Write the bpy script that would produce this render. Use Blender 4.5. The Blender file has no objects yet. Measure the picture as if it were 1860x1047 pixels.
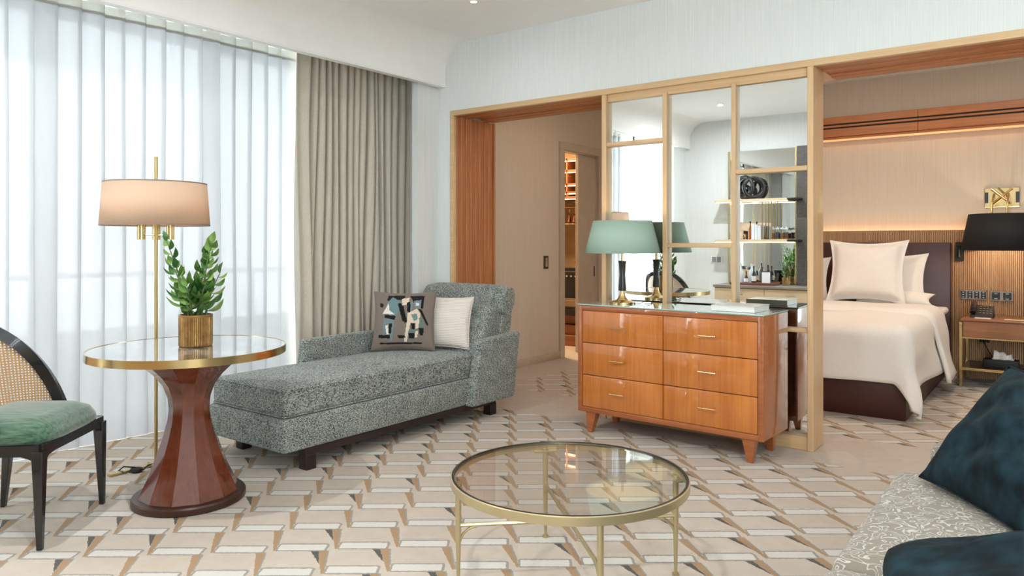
import bpy, bmesh, math, random
from math import sin, cos, pi, radians, sqrt, hypot
from mathutils import Vector, Matrix
random.seed(7)
S = bpy.context.scene
C = S.collection

# ------------------------------------------------------------------ camera
cam_d = bpy.data.cameras.new('camera')
cam_d.sensor_width = 36.0
cam_d.lens = 1334.0 / 1860.0 * 36.0
cam_d.shift_y = -81.5 / 1860.0
cam_d.clip_start = 0.05
cam = bpy.data.objects.new('camera', cam_d)
C.objects.link(cam)
cam.location = (0, 0, 1.265)
cam.rotation_euler = (pi / 2, 0, math.atan(1000 / 1334))
S.camera = cam

# ------------------------------------------------------------------ world, daylight, exposure
W = bpy.data.worlds.new('world'); S.world = W
W.use_nodes = True
wn = W.node_tree.nodes
wn['Background'].inputs['Color'].default_value = (0.87, 0.94, 1.0, 1)
wn['Background'].inputs['Strength'].default_value = 10.0
S.view_settings.view_transform = 'Standard'
S.view_settings.look = 'None'
S.view_settings.gamma = 1
S.view_settings.exposure = 1.08
S.view_settings.use_curve_mapping = False
S.cycles.use_denoising = True
S.cycles.use_adaptive_sampling = True
S.cycles.adaptive_threshold = 0.04
S.cycles.max_bounces = 9
S.cycles.diffuse_bounces = 4
S.cycles.glossy_bounces = 5
S.cycles.transparent_max_bounces = 14
S.cycles.transmission_bounces = 8
S.cycles.sample_clamp_indirect = 6
S.cycles.caustics_reflective = False
S.cycles.caustics_refractive = False

def lamp(name, kind, loc, power, color, size=0.1, size_y=None, rot=(0, 0, 0), spread=None, shape=None, parent=None):
    d = bpy.data.lights.new(name, kind)
    d.energy = power; d.color = color
    if kind == 'AREA':
        d.shape = shape or ('RECTANGLE' if size_y else 'DISK')
        d.size = size
        if size_y: d.size_y = size_y
        if spread: d.spread = spread
    else:
        d.shadow_soft_size = size
    o = bpy.data.objects.new(name, d); C.objects.link(o)
    o.location = loc; o.rotation_euler = rot
    if parent: o.parent = parent
    return o

# sky portal in the window opening (guides the sampling of the daylight, gives off nothing itself)
po = lamp('window_portal', 'AREA', (-5.22, 1.90, 1.38), 1, (1, 1, 1), 4.6, 2.74, rot=(0, -pi / 2, 0))
po.data.size = 2.74; po.data.size_y = 4.6
po.data.cycles.is_portal = True
p2 = lamp('added_window_portal', 'AREA', (1.5, -.46, 1.475), 1, (1, 1, 1), 1.2, 2.05, rot=(pi / 2, 0, 0))  # portal for the added window behind the camera
p2.data.cycles.is_portal = True

# ------------------------------------------------------------------ helpers
def rgb(r, g, b):
    f = lambda c: (c / 12.92 if c <= 0.04045 else ((c + 0.055) / 1.055) ** 2.4)
    return (f(r / 255), f(g / 255), f(b / 255), 1)

class MB:
    def __init__(s):
        s.bm = bmesh.new()
    def box(s, x0, x1, y0, y1, z0, z1, bev=0, seg=2, M=None, mat=0):
        r = bmesh.ops.create_cube(s.bm, size=1)
        vs = r['verts']
        for v in vs:
            v.co = Vector(((x0 + x1) / 2 + v.co.x * (x1 - x0), (y0 + y1) / 2 + v.co.y * (y1 - y0), (z0 + z1) / 2 + v.co.z * (z1 - z0)))
        if bev:
            es = list({e for v in vs for e in v.link_edges})
            rr = bmesh.ops.bevel(s.bm, geom=es, offset=bev, segments=seg, profile=0.5, affect='EDGES', clamp_overlap=True)
            vs = list({v for f in rr['faces'] for v in f.verts} | {v for v in vs if v.is_valid})
        if mat:
            for f in {f for v in vs for f in v.link_faces}: f.material_index = mat
        if M is not None:
            bmesh.ops.transform(s.bm, matrix=M, verts=vs)
        return s
    def ring_loft(s, rings, cap=True, closed=True):
        R = [[s.bm.verts.new(p) for p in ring] for ring in rings]
        n = len(R[0])
        for a, b in zip(R[:-1], R[1:]):
            for i in range(n if closed else n - 1):
                j = (i + 1) % n
                try: s.bm.faces.new((a[i], a[j], b[j], b[i]))
                except ValueError: pass
        if cap and closed:
            try:
                s.bm.faces.new(list(reversed(R[0]))); s.bm.faces.new(R[-1])
            except ValueError: pass
        return s
    def lathe(s, prof, n=32, c=(0, 0, 0), cap=True, ph=0):
        return s.ring_loft([[(c[0] + r * cos(2 * pi * i / n + ph), c[1] + r * sin(2 * pi * i / n + ph), c[2] + z) for i in range(n)] for r, z in prof], cap)
    def tube(s, pts, r, n=8, cap=True, ry=None):
        pts = [Vector(p) for p in pts]
        rings = []; up = None
        for i, p in enumerate(pts):
            t = (pts[min(i + 1, len(pts) - 1)] - pts[max(i - 1, 0)]).normalized()
            if up is None:
                up = Vector((0, 0, 1)) if abs(t.z) < 0.9 else Vector((1, 0, 0))
            a = t.cross(up).normalized(); b = a.cross(t).normalized(); up = b
            rr = r[i] if isinstance(r, (list, tuple)) else r
            r2 = rr if ry is None else ry
            rings.append([p + a * (rr * cos(2 * pi * k / n)) + b * (r2 * sin(2 * pi * k / n)) for k in range(n)])
        return s.ring_loft(rings, cap)
    def bar(s, p0, p1, w, h=None, bev=0):
        """square bar from p0 to p1"""
        h = h or w
        p0 = Vector(p0); p1 = Vector(p1); d = p1 - p0
        q = d.to_track_quat('Z', 'Y').to_matrix().to_4x4()
        return s.box(-w / 2, w / 2, -h / 2, h / 2, 0, d.length, bev, 1, Matrix.Translation(p0) @ q)
    def frust(s, c0, c1, a0, b0, a1, b1, bev=0):
        """tapered rectangular leg from top c1 (a1 x b1) to bottom c0 (a0 x b0)"""
        f = lambda c, a, b: [(c[0] - a / 2, c[1] - b / 2, c[2]), (c[0] + a / 2, c[1] - b / 2, c[2]), (c[0] + a / 2, c[1] + b / 2, c[2]), (c[0] - a / 2, c[1] + b / 2, c[2])]
        return s.ring_loft([f(c0, a0, b0), f(c1, a1, b1)])
    def grid(s, fn, nu, nv, closed_u=False):
        V = [[s.bm.verts.new(fn(i / nu, j / nv)) for j in range(nv + 1)] for i in range(nu if closed_u else nu + 1)]
        m = len(V)
        for i in range(nu):
            for j in range(nv):
                a = V[i % m]; b = V[(i + 1) % m]
                s.bm.faces.new((a[j], b[j], b[j + 1], a[j + 1]))
        return s
    def poly(s, bottom, top):
        return s.ring_loft([bottom, top])
    def xf(s, M):
        bmesh.ops.transform(s.bm, matrix=M, verts=s.bm.verts); return s
    def build(s, name, mat, parent=None, smooth=True, ang=35, loc=None, solid=0, sub=0):
        bmesh.ops.recalc_face_normals(s.bm, faces=s.bm.faces)
        me = bpy.data.meshes.new(name)
        s.bm.to_mesh(me); s.bm.free()
        o = bpy.data.objects.new(name, me); C.objects.link(o)
        for m in (mat if isinstance(mat, (list, tuple)) else [mat]): me.materials.append(m)
        if smooth:
            me.polygons.foreach_set('use_smooth', [True] * len(me.polygons))
            me.set_sharp_from_angle(angle=radians(ang))
        if parent: o.parent = parent
        if loc: o.location = loc
        if solid:
            m = o.modifiers.new('solid', 'SOLIDIFY'); m.thickness = solid; m.offset = 0
        if sub:
            m = o.modifiers.new('sub', 'SUBSURF'); m.levels = sub; m.render_levels = sub
        return o

def tag(o, label, cat, group=None, kind=None):
    o['label'] = label; o['category'] = cat
    if group: o['group'] = group
    if kind: o['kind'] = kind
    return o
def struct(o, label=None, cat=None):
    o['kind'] = 'structure'
    if label: o['label'] = label
    if cat: o['category'] = cat
    return o
def thing(name, label, cat, loc=(0, 0, 0), rz=0, group=None):
    o = bpy.data.objects.new(name, None); C.objects.link(o)
    o.location = loc; o.rotation_euler = (0, 0, rz); o.empty_display_size = 0.1
    return tag(o, label, cat, group)
def inst(o, parent=None, loc=None, rot=None, scale=None, M=None):
    c = o.copy(); C.objects.link(c)
    if parent: c.parent = parent
    if M is not None: c.matrix_local = M
    if loc is not None: c.location = loc
    if rot is not None: c.rotation_euler = rot
    if scale is not None: c.scale = scale
    return c
def copy_tree(o, parent=None):
    c = o.copy(); C.objects.link(c); c.parent = parent
    for ch in list(o.children): copy_tree(ch, c)
    return c

# ------------------------------------------------------------------ material helpers
class NT:
    def __init__(s, name):
        s.m = bpy.data.materials.new(name); s.m.use_nodes = True
        s.t = s.m.node_tree; s.n = s.t.nodes
        s.b = s.n['Principled BSDF']; s.out = s.n['Material Output']
    def node(s, typ, **kw):
        n = s.n.new(typ)
        for k, v in kw.items():
            setattr(n, k, v)
        return n
    def link(s, a, b): s.t.links.new(a, b)
    def val(s, sock, v):
        if hasattr(v, 'is_linked') or isinstance(v, bpy.types.NodeSocket): s.link(v, sock)
        else: sock.default_value = v
    def math(s, op, a, b=0.0, c=0.0, clamp=False):
        n = s.node('ShaderNodeMath', operation=op); n.use_clamp = clamp
        for i, v in enumerate((a, b, c)): s.val(n.inputs[i], v)
        return n.outputs[0]
    def coord(s, which='Object', scale=(1, 1, 1), rot=(0, 0, 0), loc=(0, 0, 0)):
        tc = s.node('ShaderNodeTexCoord'); mp = s.node('ShaderNodeMapping')
        mp.inputs['Scale'].default_value = scale; mp.inputs['Rotation'].default_value = rot; mp.inputs['Location'].default_value = loc
        s.link(tc.outputs[which], mp.inputs['Vector']); return mp.outputs[0]
    def noise(s, vec, scale=5, detail=3, rough=0.5, dist=0):
        n = s.node('ShaderNodeTexNoise'); s.link(vec, n.inputs['Vector'])
        n.inputs['Scale'].default_value = scale; n.inputs['Detail'].default_value = detail
        n.inputs['Roughness'].default_value = rough; n.inputs['Distortion'].default_value = dist
        return n.outputs['Fac']
    def ramp(s, fac, stops):
        n = s.node('ShaderNodeValToRGB'); e = n.color_ramp.elements
        while len(e) < len(stops): e.new(0.5)
        for i, (p, c) in enumerate(stops): e[i].position = p; e[i].color = c
        s.link(fac, n.inputs[0]); return n.outputs[0]
    def mix(s, fac, a, b, typ='MIX'):
        n = s.node('ShaderNodeMix', data_type='RGBA', blend_type=typ)
        s.val(n.inputs['Factor'], fac); s.val(n.inputs['A'], a); s.val(n.inputs['B'], b)
        return [o for o in n.outputs if o.type == 'RGBA'][0]
    def bump(s, h, strength=0.3, dist=0.01):
        n = s.node('ShaderNodeBump'); n.inputs['Strength'].default_value = strength; n.inputs['Distance'].default_value = dist
        s.link(h, n.inputs['Height']); s.link(n.outputs[0], s.b.inputs['Normal']); return n
    def set(s, col=None, rough=0.5, metal=0.0, spec=None, coat=0, coatr=0.03, sheen=0):
        b = s.b
        if col is not None: s.val(b.inputs['Base Color'], col)
        b.inputs['Roughness'].default_value = rough; b.inputs['Metallic'].default_value = metal
        if spec is not None: b.inputs['Specular IOR Level'].default_value = spec
        b.inputs['Coat Weight'].default_value = coat; b.inputs['Coat Roughness'].default_value = coatr
        b.inputs['Sheen Weight'].default_value = sheen
        return s

def plain(name, col, rough=0.5, metal=0, var=0.06, scale=8, spec=None, coat=0, bump=0, bscale=60):
    t = NT(name); v = t.coord()
    f = t.noise(v, scale, 3)
    dark = tuple(c * (1 - var) for c in col[:3]) + (1,); lite = tuple(min(1, c * (1 + var)) for c in col[:3]) + (1,)
    t.set(t.ramp(f, [(0.3, dark), (0.7, lite)]), rough, metal, spec, coat)
    if bump: t.bump(t.noise(v, bscale, 2), bump, 0.003)
    return t.m

def wood(name, c0, c1, axis='X', rough=0.45, coat=0.0, fine=1.0, scale=1.0, spec=None):
    t = NT(name)
    sc = {'X': (0.6, 9, 9), 'Y': (9, 0.6, 9), 'Z': (9, 9, 0.6)}[axis]
    v = t.coord(scale=tuple(a * scale for a in sc))
    a = t.noise(v, 2.2, 4, 0.6, 1.2)
    sc2 = {'X': (3, 130, 130), 'Y': (130, 3, 130), 'Z': (130, 130, 3)}[axis]
    v2 = t.coord(scale=tuple(a_ * scale for a_ in sc2))
    b = t.noise(v2, 1.0, 2, 0.5)
    f = t.math('ADD', t.math('MULTIPLY', a, 0.65), t.math('MULTIPLY', b, 0.35 * fine))
    t.set(t.ramp(f, [(0.28, c0), (0.72, c1)]), rough, 0, spec, coat)
    return t.m

def emit(name, col, strength):
    t = NT(name)
    t.set(col, 0.5)
    t.b.inputs['Emission Color'].default_value = col; t.b.inputs['Emission Strength'].default_value = strength
    return t.m

def bulb_mat(name, col, strength):
    t = NT(name)
    tr = t.node('ShaderNodeBsdfTransparent'); em = t.node('ShaderNodeEmission'); em.inputs[0].default_value = col; em.inputs[1].default_value = strength
    mx = t.node('ShaderNodeMixShader'); mx.inputs[0].default_value = .3
    t.link(tr.outputs[0], mx.inputs[1]); t.link(em.outputs[0], mx.inputs[2]); t.link(mx.outputs[0], t.out.inputs[0]); return t.m

def thin_glass(name, tint=(1, 1, 1, 1), ior=1.5, rough=0.0, refl=1.0):
    t = NT(name)
    tr = t.node('ShaderNodeBsdfTransparent'); tr.inputs[0].default_value = tint
    gl = t.node('ShaderNodeBsdfGlossy'); gl.inputs['Roughness'].default_value = rough
    fr = t.node('ShaderNodeFresnel'); ge = t.node('ShaderNodeNewGeometry')       # same index from both sides of the sheet
    t.link(t.math('MULTIPLY_ADD', ge.outputs['Backfacing'], 1 / ior - ior, ior), fr.inputs[0])
    mx = t.node('ShaderNodeMixShader')
    t.link(t.math('MULTIPLY', fr.outputs[0], refl, clamp=True), mx.inputs[0]); t.link(tr.outputs[0], mx.inputs[1]); t.link(gl.outputs[0], mx.inputs[2])
    t.link(mx.outputs[0], t.out.inputs[0]); return t.m

# ------------------------------------------------------------------ materials
def wallpaper(name, c0, c1):
    t = NT(name); v = t.coord(scale=(150, 150, 1.2))
    f = t.noise(v, 1.0, 3, 0.6)
    g = t.noise(t.coord(scale=(420, 420, 5)), 1.0, 2)
    h = t.math('ADD', t.math('MULTIPLY', f, 0.6), t.math('MULTIPLY', g, 0.4))
    t.set(t.ramp(h, [(0.3, c0), (0.7, c1)]), 0.75, spec=0.25); t.bump(h, 0.15, 0.003)
    return t.m

def carpet_mat():
    t = NT('carpet')
    tc = t.node('ShaderNodeTexCoord'); sp = t.node('ShaderNodeSeparateXYZ'); t.link(tc.outputs['Object'], sp.inputs[0])
    X, Y = sp.outputs[0], sp.outputs[1]
    # slight wobble of the hand-tufted edges
    wob = t.math('MULTIPLY', t.math('SUBTRACT', t.noise(tc.outputs['Object'], 60, 3, 0.6), 0.5), 0.012)
    th = math.atan(1000 / 1334); cu, su = cos(th), sin(th)
    u = t.math('ADD', t.math('ADD', t.math('MULTIPLY', X, cu), t.math('MULTIPLY', Y, su)), wob)
    v = t.math('ADD', t.math('ADD', t.math('MULTIPLY', X, -su), t.math('MULTIPLY', Y, cu)), wob)
    P = 0.25; Q = 0.2285; U0 = -0.87 - 0.106; V0 = 3.052 + 0.042
    uu = t.math('DIVIDE', t.math('SUBTRACT', u, U0), P)
    i = t.math('FLOOR', uu)
    lu = t.math('SUBTRACT', t.math('MULTIPLY', t.math('SUBTRACT', uu, i), P), 0.106)      # -.106 .. .144
    vv = t.math('DIVIDE', t.math('SUBTRACT', V0, t.math('ADD', v, t.math('MULTIPLY', i, 0.209))), Q)   # down
    j = t.math('FLOOR', vv)
    lv = t.math('SUBTRACT', 0.042, t.math('MULTIPLY', t.math('SUBTRACT', vv, j), Q))      # .042 .. -.1865
    # bar: rounded box  centre (0,0) half (.102,.031)
    def sdbox(hx, hy, r, ox=0.0):
        ax = t.math('MAXIMUM', t.math('SUBTRACT', t.math('ABSOLUTE', t.math('SUBTRACT', lu, ox)), hx - r), 0)
        ay = t.math('MAXIMUM', t.math('SUBTRACT', t.math('ABSOLUTE', lv), hy - r), 0)
        return t.math('SUBTRACT', t.math('SQRT', t.math('ADD', t.math('MULTIPLY', ax, ax), t.math('MULTIPLY', ay, ay))), r)
    d = sdbox(0.102, 0.034, 0.011)
    inbar = t.math('LESS_THAN', d, 0.0)
    outl = t.math('MULTIPLY', t.math('LESS_THAN', t.math('ABSOLUTE', d), 0.0055), 1)
    tt = t.math('DIVIDE', t.math('SUBTRACT', -0.031, lv), 0.2)
    below = t.math('GREATER_THAN', tt, 0.0)
    def between(l0, l1, r0, r1):
        a = t.math('GREATER_THAN', lu, t.math('MULTIPLY_ADD', tt, l1 - l0, l0))
        b = t.math('LESS_THAN', lu, t.math('MULTIPLY_ADD', tt, r1 - r0, r0))
        return t.math('MULTIPLY', t.math('MULTIPLY', a, b), below)
    tan = between(0.074, 0.134, 0.112, 0.147)
    tt2 = t.math('ADD', tt, Q / 0.2)                       # tip of the wedge from the row above
    a2 = t.math('GREATER_THAN', lu, t.math('MULTIPLY_ADD', tt2, 0.060, 0.074)); b2 = t.math('LESS_THAN', lu, t.math('MULTIPLY_ADD', tt2, 0.035, 0.112))
    tan = t.math('MAXIMUM', tan, t.math('MULTIPLY', t.math('MULTIPLY', a2, b2), t.math('LESS_THAN', tt2, 1.08)))
    dark = between(0.040, 0.150, 0.074, 0.132)
    wn_ = t.node('ShaderNodeTexWhiteNoise', noise_dimensions='2D')
    cb = t.node('ShaderNodeCombineXYZ'); t.link(i, cb.inputs[0]); t.link(j, cb.inputs[1]); t.link(cb.outputs[0], wn_.inputs['Vector'])
    dark = t.math('MULTIPLY', dark, t.math('GREATER_THAN', wn_.outputs['Value'], 0.5))
    line = t.math('MULTIPLY', t.math('LESS_THAN', t.math('ABSOLUTE', t.math('SUBTRACT', lu, t.math('MULTIPLY_ADD', tt, 0.033, 0.114))), 0.0045), below)
    # carpet field borders: plain thresholds under the openings
    m1 = t.math('LESS_THAN', Y, 4.44)
    m2 = t.math('MULTIPLY', t.math('GREATER_THAN', Y, 5.14), t.math('GREATER_THAN', X, -3.95))
    mask = t.math('MAXIMUM', m1, m2)
    pile = t.noise(tc.outputs['Object'], 700, 2, 0.6)
    soft = t.noise(t.coord(scale=(1, 1, 1)), 14, 4, 0.6)
    gv = t.math('MULTIPLY_ADD', wn_.outputs['Value'], 0.25, t.math('MULTIPLY', soft, 0.75))
    ground = t.ramp(gv, [(0.25, rgb(196, 181, 166)), (0.75, rgb(209, 196, 182))])
    col = t.mix(t.math('MULTIPLY', tan, mask), ground, rgb(172, 138, 102))
    col = t.mix(t.math('MULTIPLY', dark, mask), col, rgb(84, 82, 78))
    col = t.mix(t.math('MULTIPLY', inbar, mask), col, rgb(218, 212, 204))
    col = t.mix(t.math('MULTIPLY', t.math('MULTIPLY', t.math('MAXIMUM', outl, line), mask), 0.9), col, rgb(150, 145, 136))
    col = t.mix(t.math('MULTIPLY', pile, 0.16), col, rgb(150, 135, 118))
    t.set(col, 0.95, spec=0.1, sheen=0.1)
    h = t.math('ADD', t.math('MULTIPLY', pile, 0.6), t.math('MULTIPLY', t.math('MULTIPLY', inbar, mask), 0.8))
    t.bump(h, 0.5, 0.006)
    return t.m

M_carpet = carpet_mat()
M_paper = wallpaper('wallpaper', rgb(222, 225, 223), rgb(238, 241, 240))
M_paper_hall = wallpaper('wallpaper_hall', rgb(204, 190, 172), rgb(220, 207, 190))
M_ceil = plain('ceiling_paint', rgb(246, 245, 243), 0.85, var=0.01, spec=0.1)
M_white = plain('white_paint', rgb(240, 240, 238), 0.5, var=0.01)
M_oak = wood('pale_oak', rgb(206, 168, 122), rgb(230, 197, 154), 'X', 0.45)
M_oakz = wood('pale_oak_upright', rgb(206, 168, 122), rgb(230, 197, 154), 'Z', 0.4, coat=0.15)
M_elm = wood('amber_wood', rgb(158, 92, 50), rgb(202, 132, 80), 'Z', 0.4)
M_elmx = wood('amber_wood_long', rgb(158, 92, 50), rgb(202, 132, 80), 'X', 0.4)
M_dresser = wood('lacquered_cherry', rgb(180, 96, 32), rgb(216, 134, 58), 'Z', 0.3, coat=1.0, scale=0.8)
M_dresserx = wood('lacquered_cherry_frame', rgb(150, 80, 38), rgb(186, 108, 56), 'X', 0.3, coat=1.0)
M_mahog = wood('lacquered_mahogany', rgb(84, 32, 14), rgb(124, 56, 28), 'Z', 0.2, coat=1.0, scale=0.9)
M_brass = plain('brass', rgb(212, 188, 138), 0.2, 1.0, var=0.05)
M_brass_s = plain('satin_brass', rgb(200, 178, 126), 0.32, 1.0, var=0.04)
M_gold_l = plain('pale_gold_lacquer', rgb(198, 184, 146), 0.3, 0.8, var=0.03)
M_black = plain('black_lacquer', rgb(34, 34, 36), 0.25, var=0.1, coat=0.4)
M_blackmat = plain('black_matt', rgb(24, 24, 25), 0.6, var=0.1)
M_dkwood = wood('dark_stained_wood', rgb(30, 20, 20), rgb(52, 36, 34), 'Y', 0.35)
def mirror_mat():
    t = NT('mirror_silver'); t.set(rgb(246, 249, 248), 0.0, 1.0); return t.m
M_mirror = mirror_mat()
M_glass = thin_glass('clear_glass', (0.97, 0.99, 0.98, 1))
M_glass_top = thin_glass('green_glass', (0.93, 0.98, 0.965, 1))
M_reflectglass = plain('pale_reflection_glass', rgb(206, 222, 216), 0.04, var=0.02, coat=1.0)  # base colour carries the pale mirror reflection lying on the clear top
M_glass_edge = plain('glass_edge', rgb(150, 196, 184), 0.1, var=0.1, coat=0.5)
def led(name, strength, col=(1.0, 0.78, 0.52, 1)): return emit(name, col, strength)
M_led = led('warm_led', 6)

def sheer_mat(name, transp, col, through):
    t = NT(name); n = t.n
    tr = t.node('ShaderNodeBsdfTransparent'); tl = t.node('ShaderNodeBsdfTranslucent'); df = t.node('ShaderNodeBsdfDiffuse')
    v = t.coord(scale=(40, 900, 900)); w = t.noise(v, 1.0, 2)
    c = t.ramp(w, [(0.3, tuple(k * 0.94 for k in col[:3]) + (1,)), (0.7, col)])
    t.link(t.mix(1.0, c, through, 'MULTIPLY'), tl.inputs[0]); t.link(c, df.inputs[0]); tr.inputs[0].default_value = (1, 1, 1, 1)
    m1 = t.node('ShaderNodeMixShader'); m1.inputs[0].default_value = 0.5
    t.link(tl.outputs[0], m1.inputs[1]); t.link(df.outputs[0], m1.inputs[2])
    m2 = t.node('ShaderNodeMixShader'); m2.inputs[0].default_value = transp
    t.link(m1.outputs[0], m2.inputs[1]); t.link(tr.outputs[0], m2.inputs[2])
    t.link(m2.outputs[0], t.out.inputs[0]); return t.m
M_sheer = sheer_mat('sheer_voile', 0.012, (0.93, 0.945, 0.96, 1), (.098, .0995, .103, 1))
M_tape = sheer_mat('sheer_tape', 0.0, (0.92, 0.92, 0.88, 1), (.17, .17, .155, 1))

def fabric(name, c0, c1, scale=300, bump=0.3, rough=0.9, stretch=(1, 1, 1), sheen=0.2, p0=0.35, p1=0.65, detail=2, lowf=1.0):
    t = NT(name); v = t.coord(scale=stretch)
    a = t.noise(v, scale, detail, 0.65); b = t.noise(v, scale * 0.08 * lowf, 3, 0.5)
    f = t.math('ADD', t.math('MULTIPLY', a, 0.88), t.math('MULTIPLY', b, 0.12))
    t.set(t.ramp(f, [(p0, c0), (p1, c1)]), rough, spec=0.2, sheen=sheen)
    if bump: t.bump(a, bump, 0.004)
    return t.m
M_boucle = fabric('boucle_tweed', rgb(20, 44, 48), rgb(184, 188, 180), 130, 0.8, p0=0.38, p1=0.62, stretch=(1, .8, 1.5), detail=2)
M_drape = fabric('linen_drape', rgb(206, 197, 181), rgb(228, 220, 205), 500, 0.1, stretch=(1, 1, 0.2))
M_linen = fabric('white_bed_linen', rgb(236, 228, 220), rgb(246, 240, 234), 250, 0.06, sheen=0.1)
M_greenseat = fabric('green_velvet', rgb(40, 74, 56), rgb(94, 128, 102), 90, 0.15, stretch=(1, 0.12, 1), rough=0.7, sheen=0.8)
M_teal = fabric('teal_velvet', rgb(8, 20, 25), rgb(28, 50, 58), 14, 0.15, rough=0.9, sheen=0.0, stretch=(1, 0.4, 1))
M_leather = plain('oxblood_leather', rgb(68, 32, 26), 0.38, var=0.12, scale=5, bump=0.1)
M_shade_green = fabric('green_lampshade', rgb(126, 160, 142), rgb(150, 182, 164), 400, 0.05)
M_rib = wood('ribbed_oak', rgb(182, 138, 98), rgb(212, 172, 132), 'Z', 0.5)

# ------------------------------------------------------------------ room shell
X0, X1 = -4.27, 2.6            # return wall line, right wall
YB, YP = -0.38, 4.647          # wall behind the camera, partition front
ZC = 2.945
fl = MB(); fl.box(-6.2, X1 + .1, YB - .1, 9.6, -.06, 0)
struct(fl.build('floor', M_carpet, smooth=False), 'beige carpet woven with white bars and tan and grey wedges', 'carpet')
ce = MB(); ce.box(-3.94, X1 + .1, YB - .1, YP, ZC, ZC + .1)
ce.box(-6.2, X1 + .1, YP, 9.6, ZC, ZC + .1); ce.box(-5.4, -3.94, YB - .1, YP, ZC + .01, ZC + .1)
struct(ce.build('ceiling', M_ceil, smooth=False), 'smooth white ceiling above the whole suite', 'ceiling')
# curved cove dropping to the curtain pocket
prof = [(-4.19, 2.60), (-4.19, 2.72)]
for k in range(13):
    a = pi - (pi / 2) * k / 12
    prof.append((-3.93 + 0.26 * cos(a), 2.72 + 0.226 * sin(a)))
out = prof + [(-3.93, 3.0), (-4.24, 3.0), (-4.24, 2.60)]
cv = MB(); cv.poly([(x, YB, z) for x, z in out], [(x, YP, z) for x, z in out])
cv = cv.build('trim_1', M_ceil, ang=30); struct(cv, 'white curved cove above the curtains', 'cove')
lip = MB(); lip.box(-4.245, -4.186, YB, YP, 2.585, 2.60); lip.build('cove_lip', M_white, cv)
pk = MB(); pk.box(-5.14, -4.245, YB, YP, 2.86, 2.90); pk.box(-4.72, -4.70, YB, YP, 2.80, 2.86)
struct(pk.build('trim_2', M_white), 'white board inside the curtain pocket', 'pocket board')

# partition wall with the two openings
w = MB()
w.box(X0 - 1.2, X1, YP, YP + .53, 2.375, ZC)
w.box(X0 - .9, -4.128, YP, YP + .53, 0, 2.375)
struct(w.build('wall_partition', M_paper, smooth=False), 'pale papered wall around the timber openings', 'wall')
w = MB(); w.box(X0 - .07, X0, 4.40, YP, 0, 2.60)
struct(w.build('wall_return', M_paper, smooth=False), 'narrow papered wall beside the drapes', 'wall')
w = MB(); w.box(X0, .9, YB - .1, YB, 0, ZC); w.box(2.1, X1, YB - .1, YB, 0, ZC); w.box(.9, 2.1, YB - .1, YB, 0, .45); w.box(.9, 2.1, YB - .1, YB, 2.5, ZC); w.box(X0 - 1, X0, YB - .1, YB + .0, 0, 2.86); w.box(X0 - .35, X0, YB, -0.02, 0, 2.6)
struct(w.build('wall_bar', M_paper, smooth=False), 'pale papered wall behind the bar', 'wall')
w = MB(); w.box(X1, X1 + .1, YB, 9.6, 0, ZC)
struct(w.build('wall_right', M_paper, smooth=False), 'pale papered wall on the sofa side', 'wall')
# window wall: posts, head and sill with glazed doors between
w = MB()
w.box(-5.30, -5.06, YB - .1, -.34, 0, 2.9); w.box(-5.30, -5.06, 4.16, YP, 0, 2.9); w.box(-5.30, -5.06, YB, YP, 2.76, 2.95)
struct(w.build('wall_window', M_white, smooth=False), 'white masonry around the tall windows', 'wall')
for k in range(4):
    y0 = -.34 + k * 1.125; y1 = y0 + 1.125
    f = MB()
    f.box(-5.16, -5.08, y0, y0 + .06, 0, 2.76, .006); f.box(-5.16, -5.08, y1 - .06, y1, 0, 2.76, .006)
    f.box(-5.16, -5.08, y0, y1, 2.70, 2.76, .006); f.box(-5.16, -5.08, y0, y1, 0, .1, .006)
    f = f.build('window_%d' % (k + 1), M_white); struct(f, 'white framed full-height window number %d along the curtain wall' % (k + 1), 'window')
    p = MB(); p.box(-5.125, -5.119, y0 + .06, y1 - .06, .1, 2.70); p.build('pane', M_glass, f, smooth=False)
    h = MB(); h.box(-5.08, -5.05, y1 - .04, y1 - .02, 1.0, 1.14, .004); h.build('handle', M_brass_s, f)
f = MB()
for bx in ((.9, .96, .45, 2.5), (2.04, 2.1, .45, 2.5), (1.47, 1.53, .45, 2.5), (.9, 2.1, .45, .51), (.9, 2.1, 2.44, 2.5)):
    f.box(bx[0], bx[1], YB - .08, YB - .01, bx[2], bx[3], .004)
f = f.build('window_5', M_white); struct(f, 'added white framed window, out of view in the bar wall behind the sofa', 'window')  # added window, out of view, brightens the partition wall with daylight
for xa, xb in ((.96, 1.47), (1.53, 2.04)):
    p = MB(); p.box(xa, xb, YB - .05, YB - .044, .51, 2.44); p.build('pane', M_glass, f, smooth=False)
# balcony outside
b = MB(); b.box(-7.0, -5.3, -3, 7.5, -.12, -.04); struct(b.build('balcony_slab', plain('stone_paving', rgb(190, 188, 182), 0.7), smooth=False))
pr = thing('balcony_railing', 'pale balcony parapet with a handrail beyond the sheers', 'railing', (-6.8, 2, -.04))
b = MB(); b.box(-.06, .06, -4.5, 5, 0, .55, .01); b.build('parapet', plain('render', rgb(200, 200, 196), 0.8), pr)
b = MB(); b.box(-.03, .03, -4.5, 5, 1.0, 1.05, .01); b.build('handrail', M_white, pr)
for k in range(9):
    b = MB(); b.box(-.02, .02, -4.4 + k * 1.15, -4.36 + k * 1.15, .55, 1.0); b.build('baluster', M_white, pr)

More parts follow.
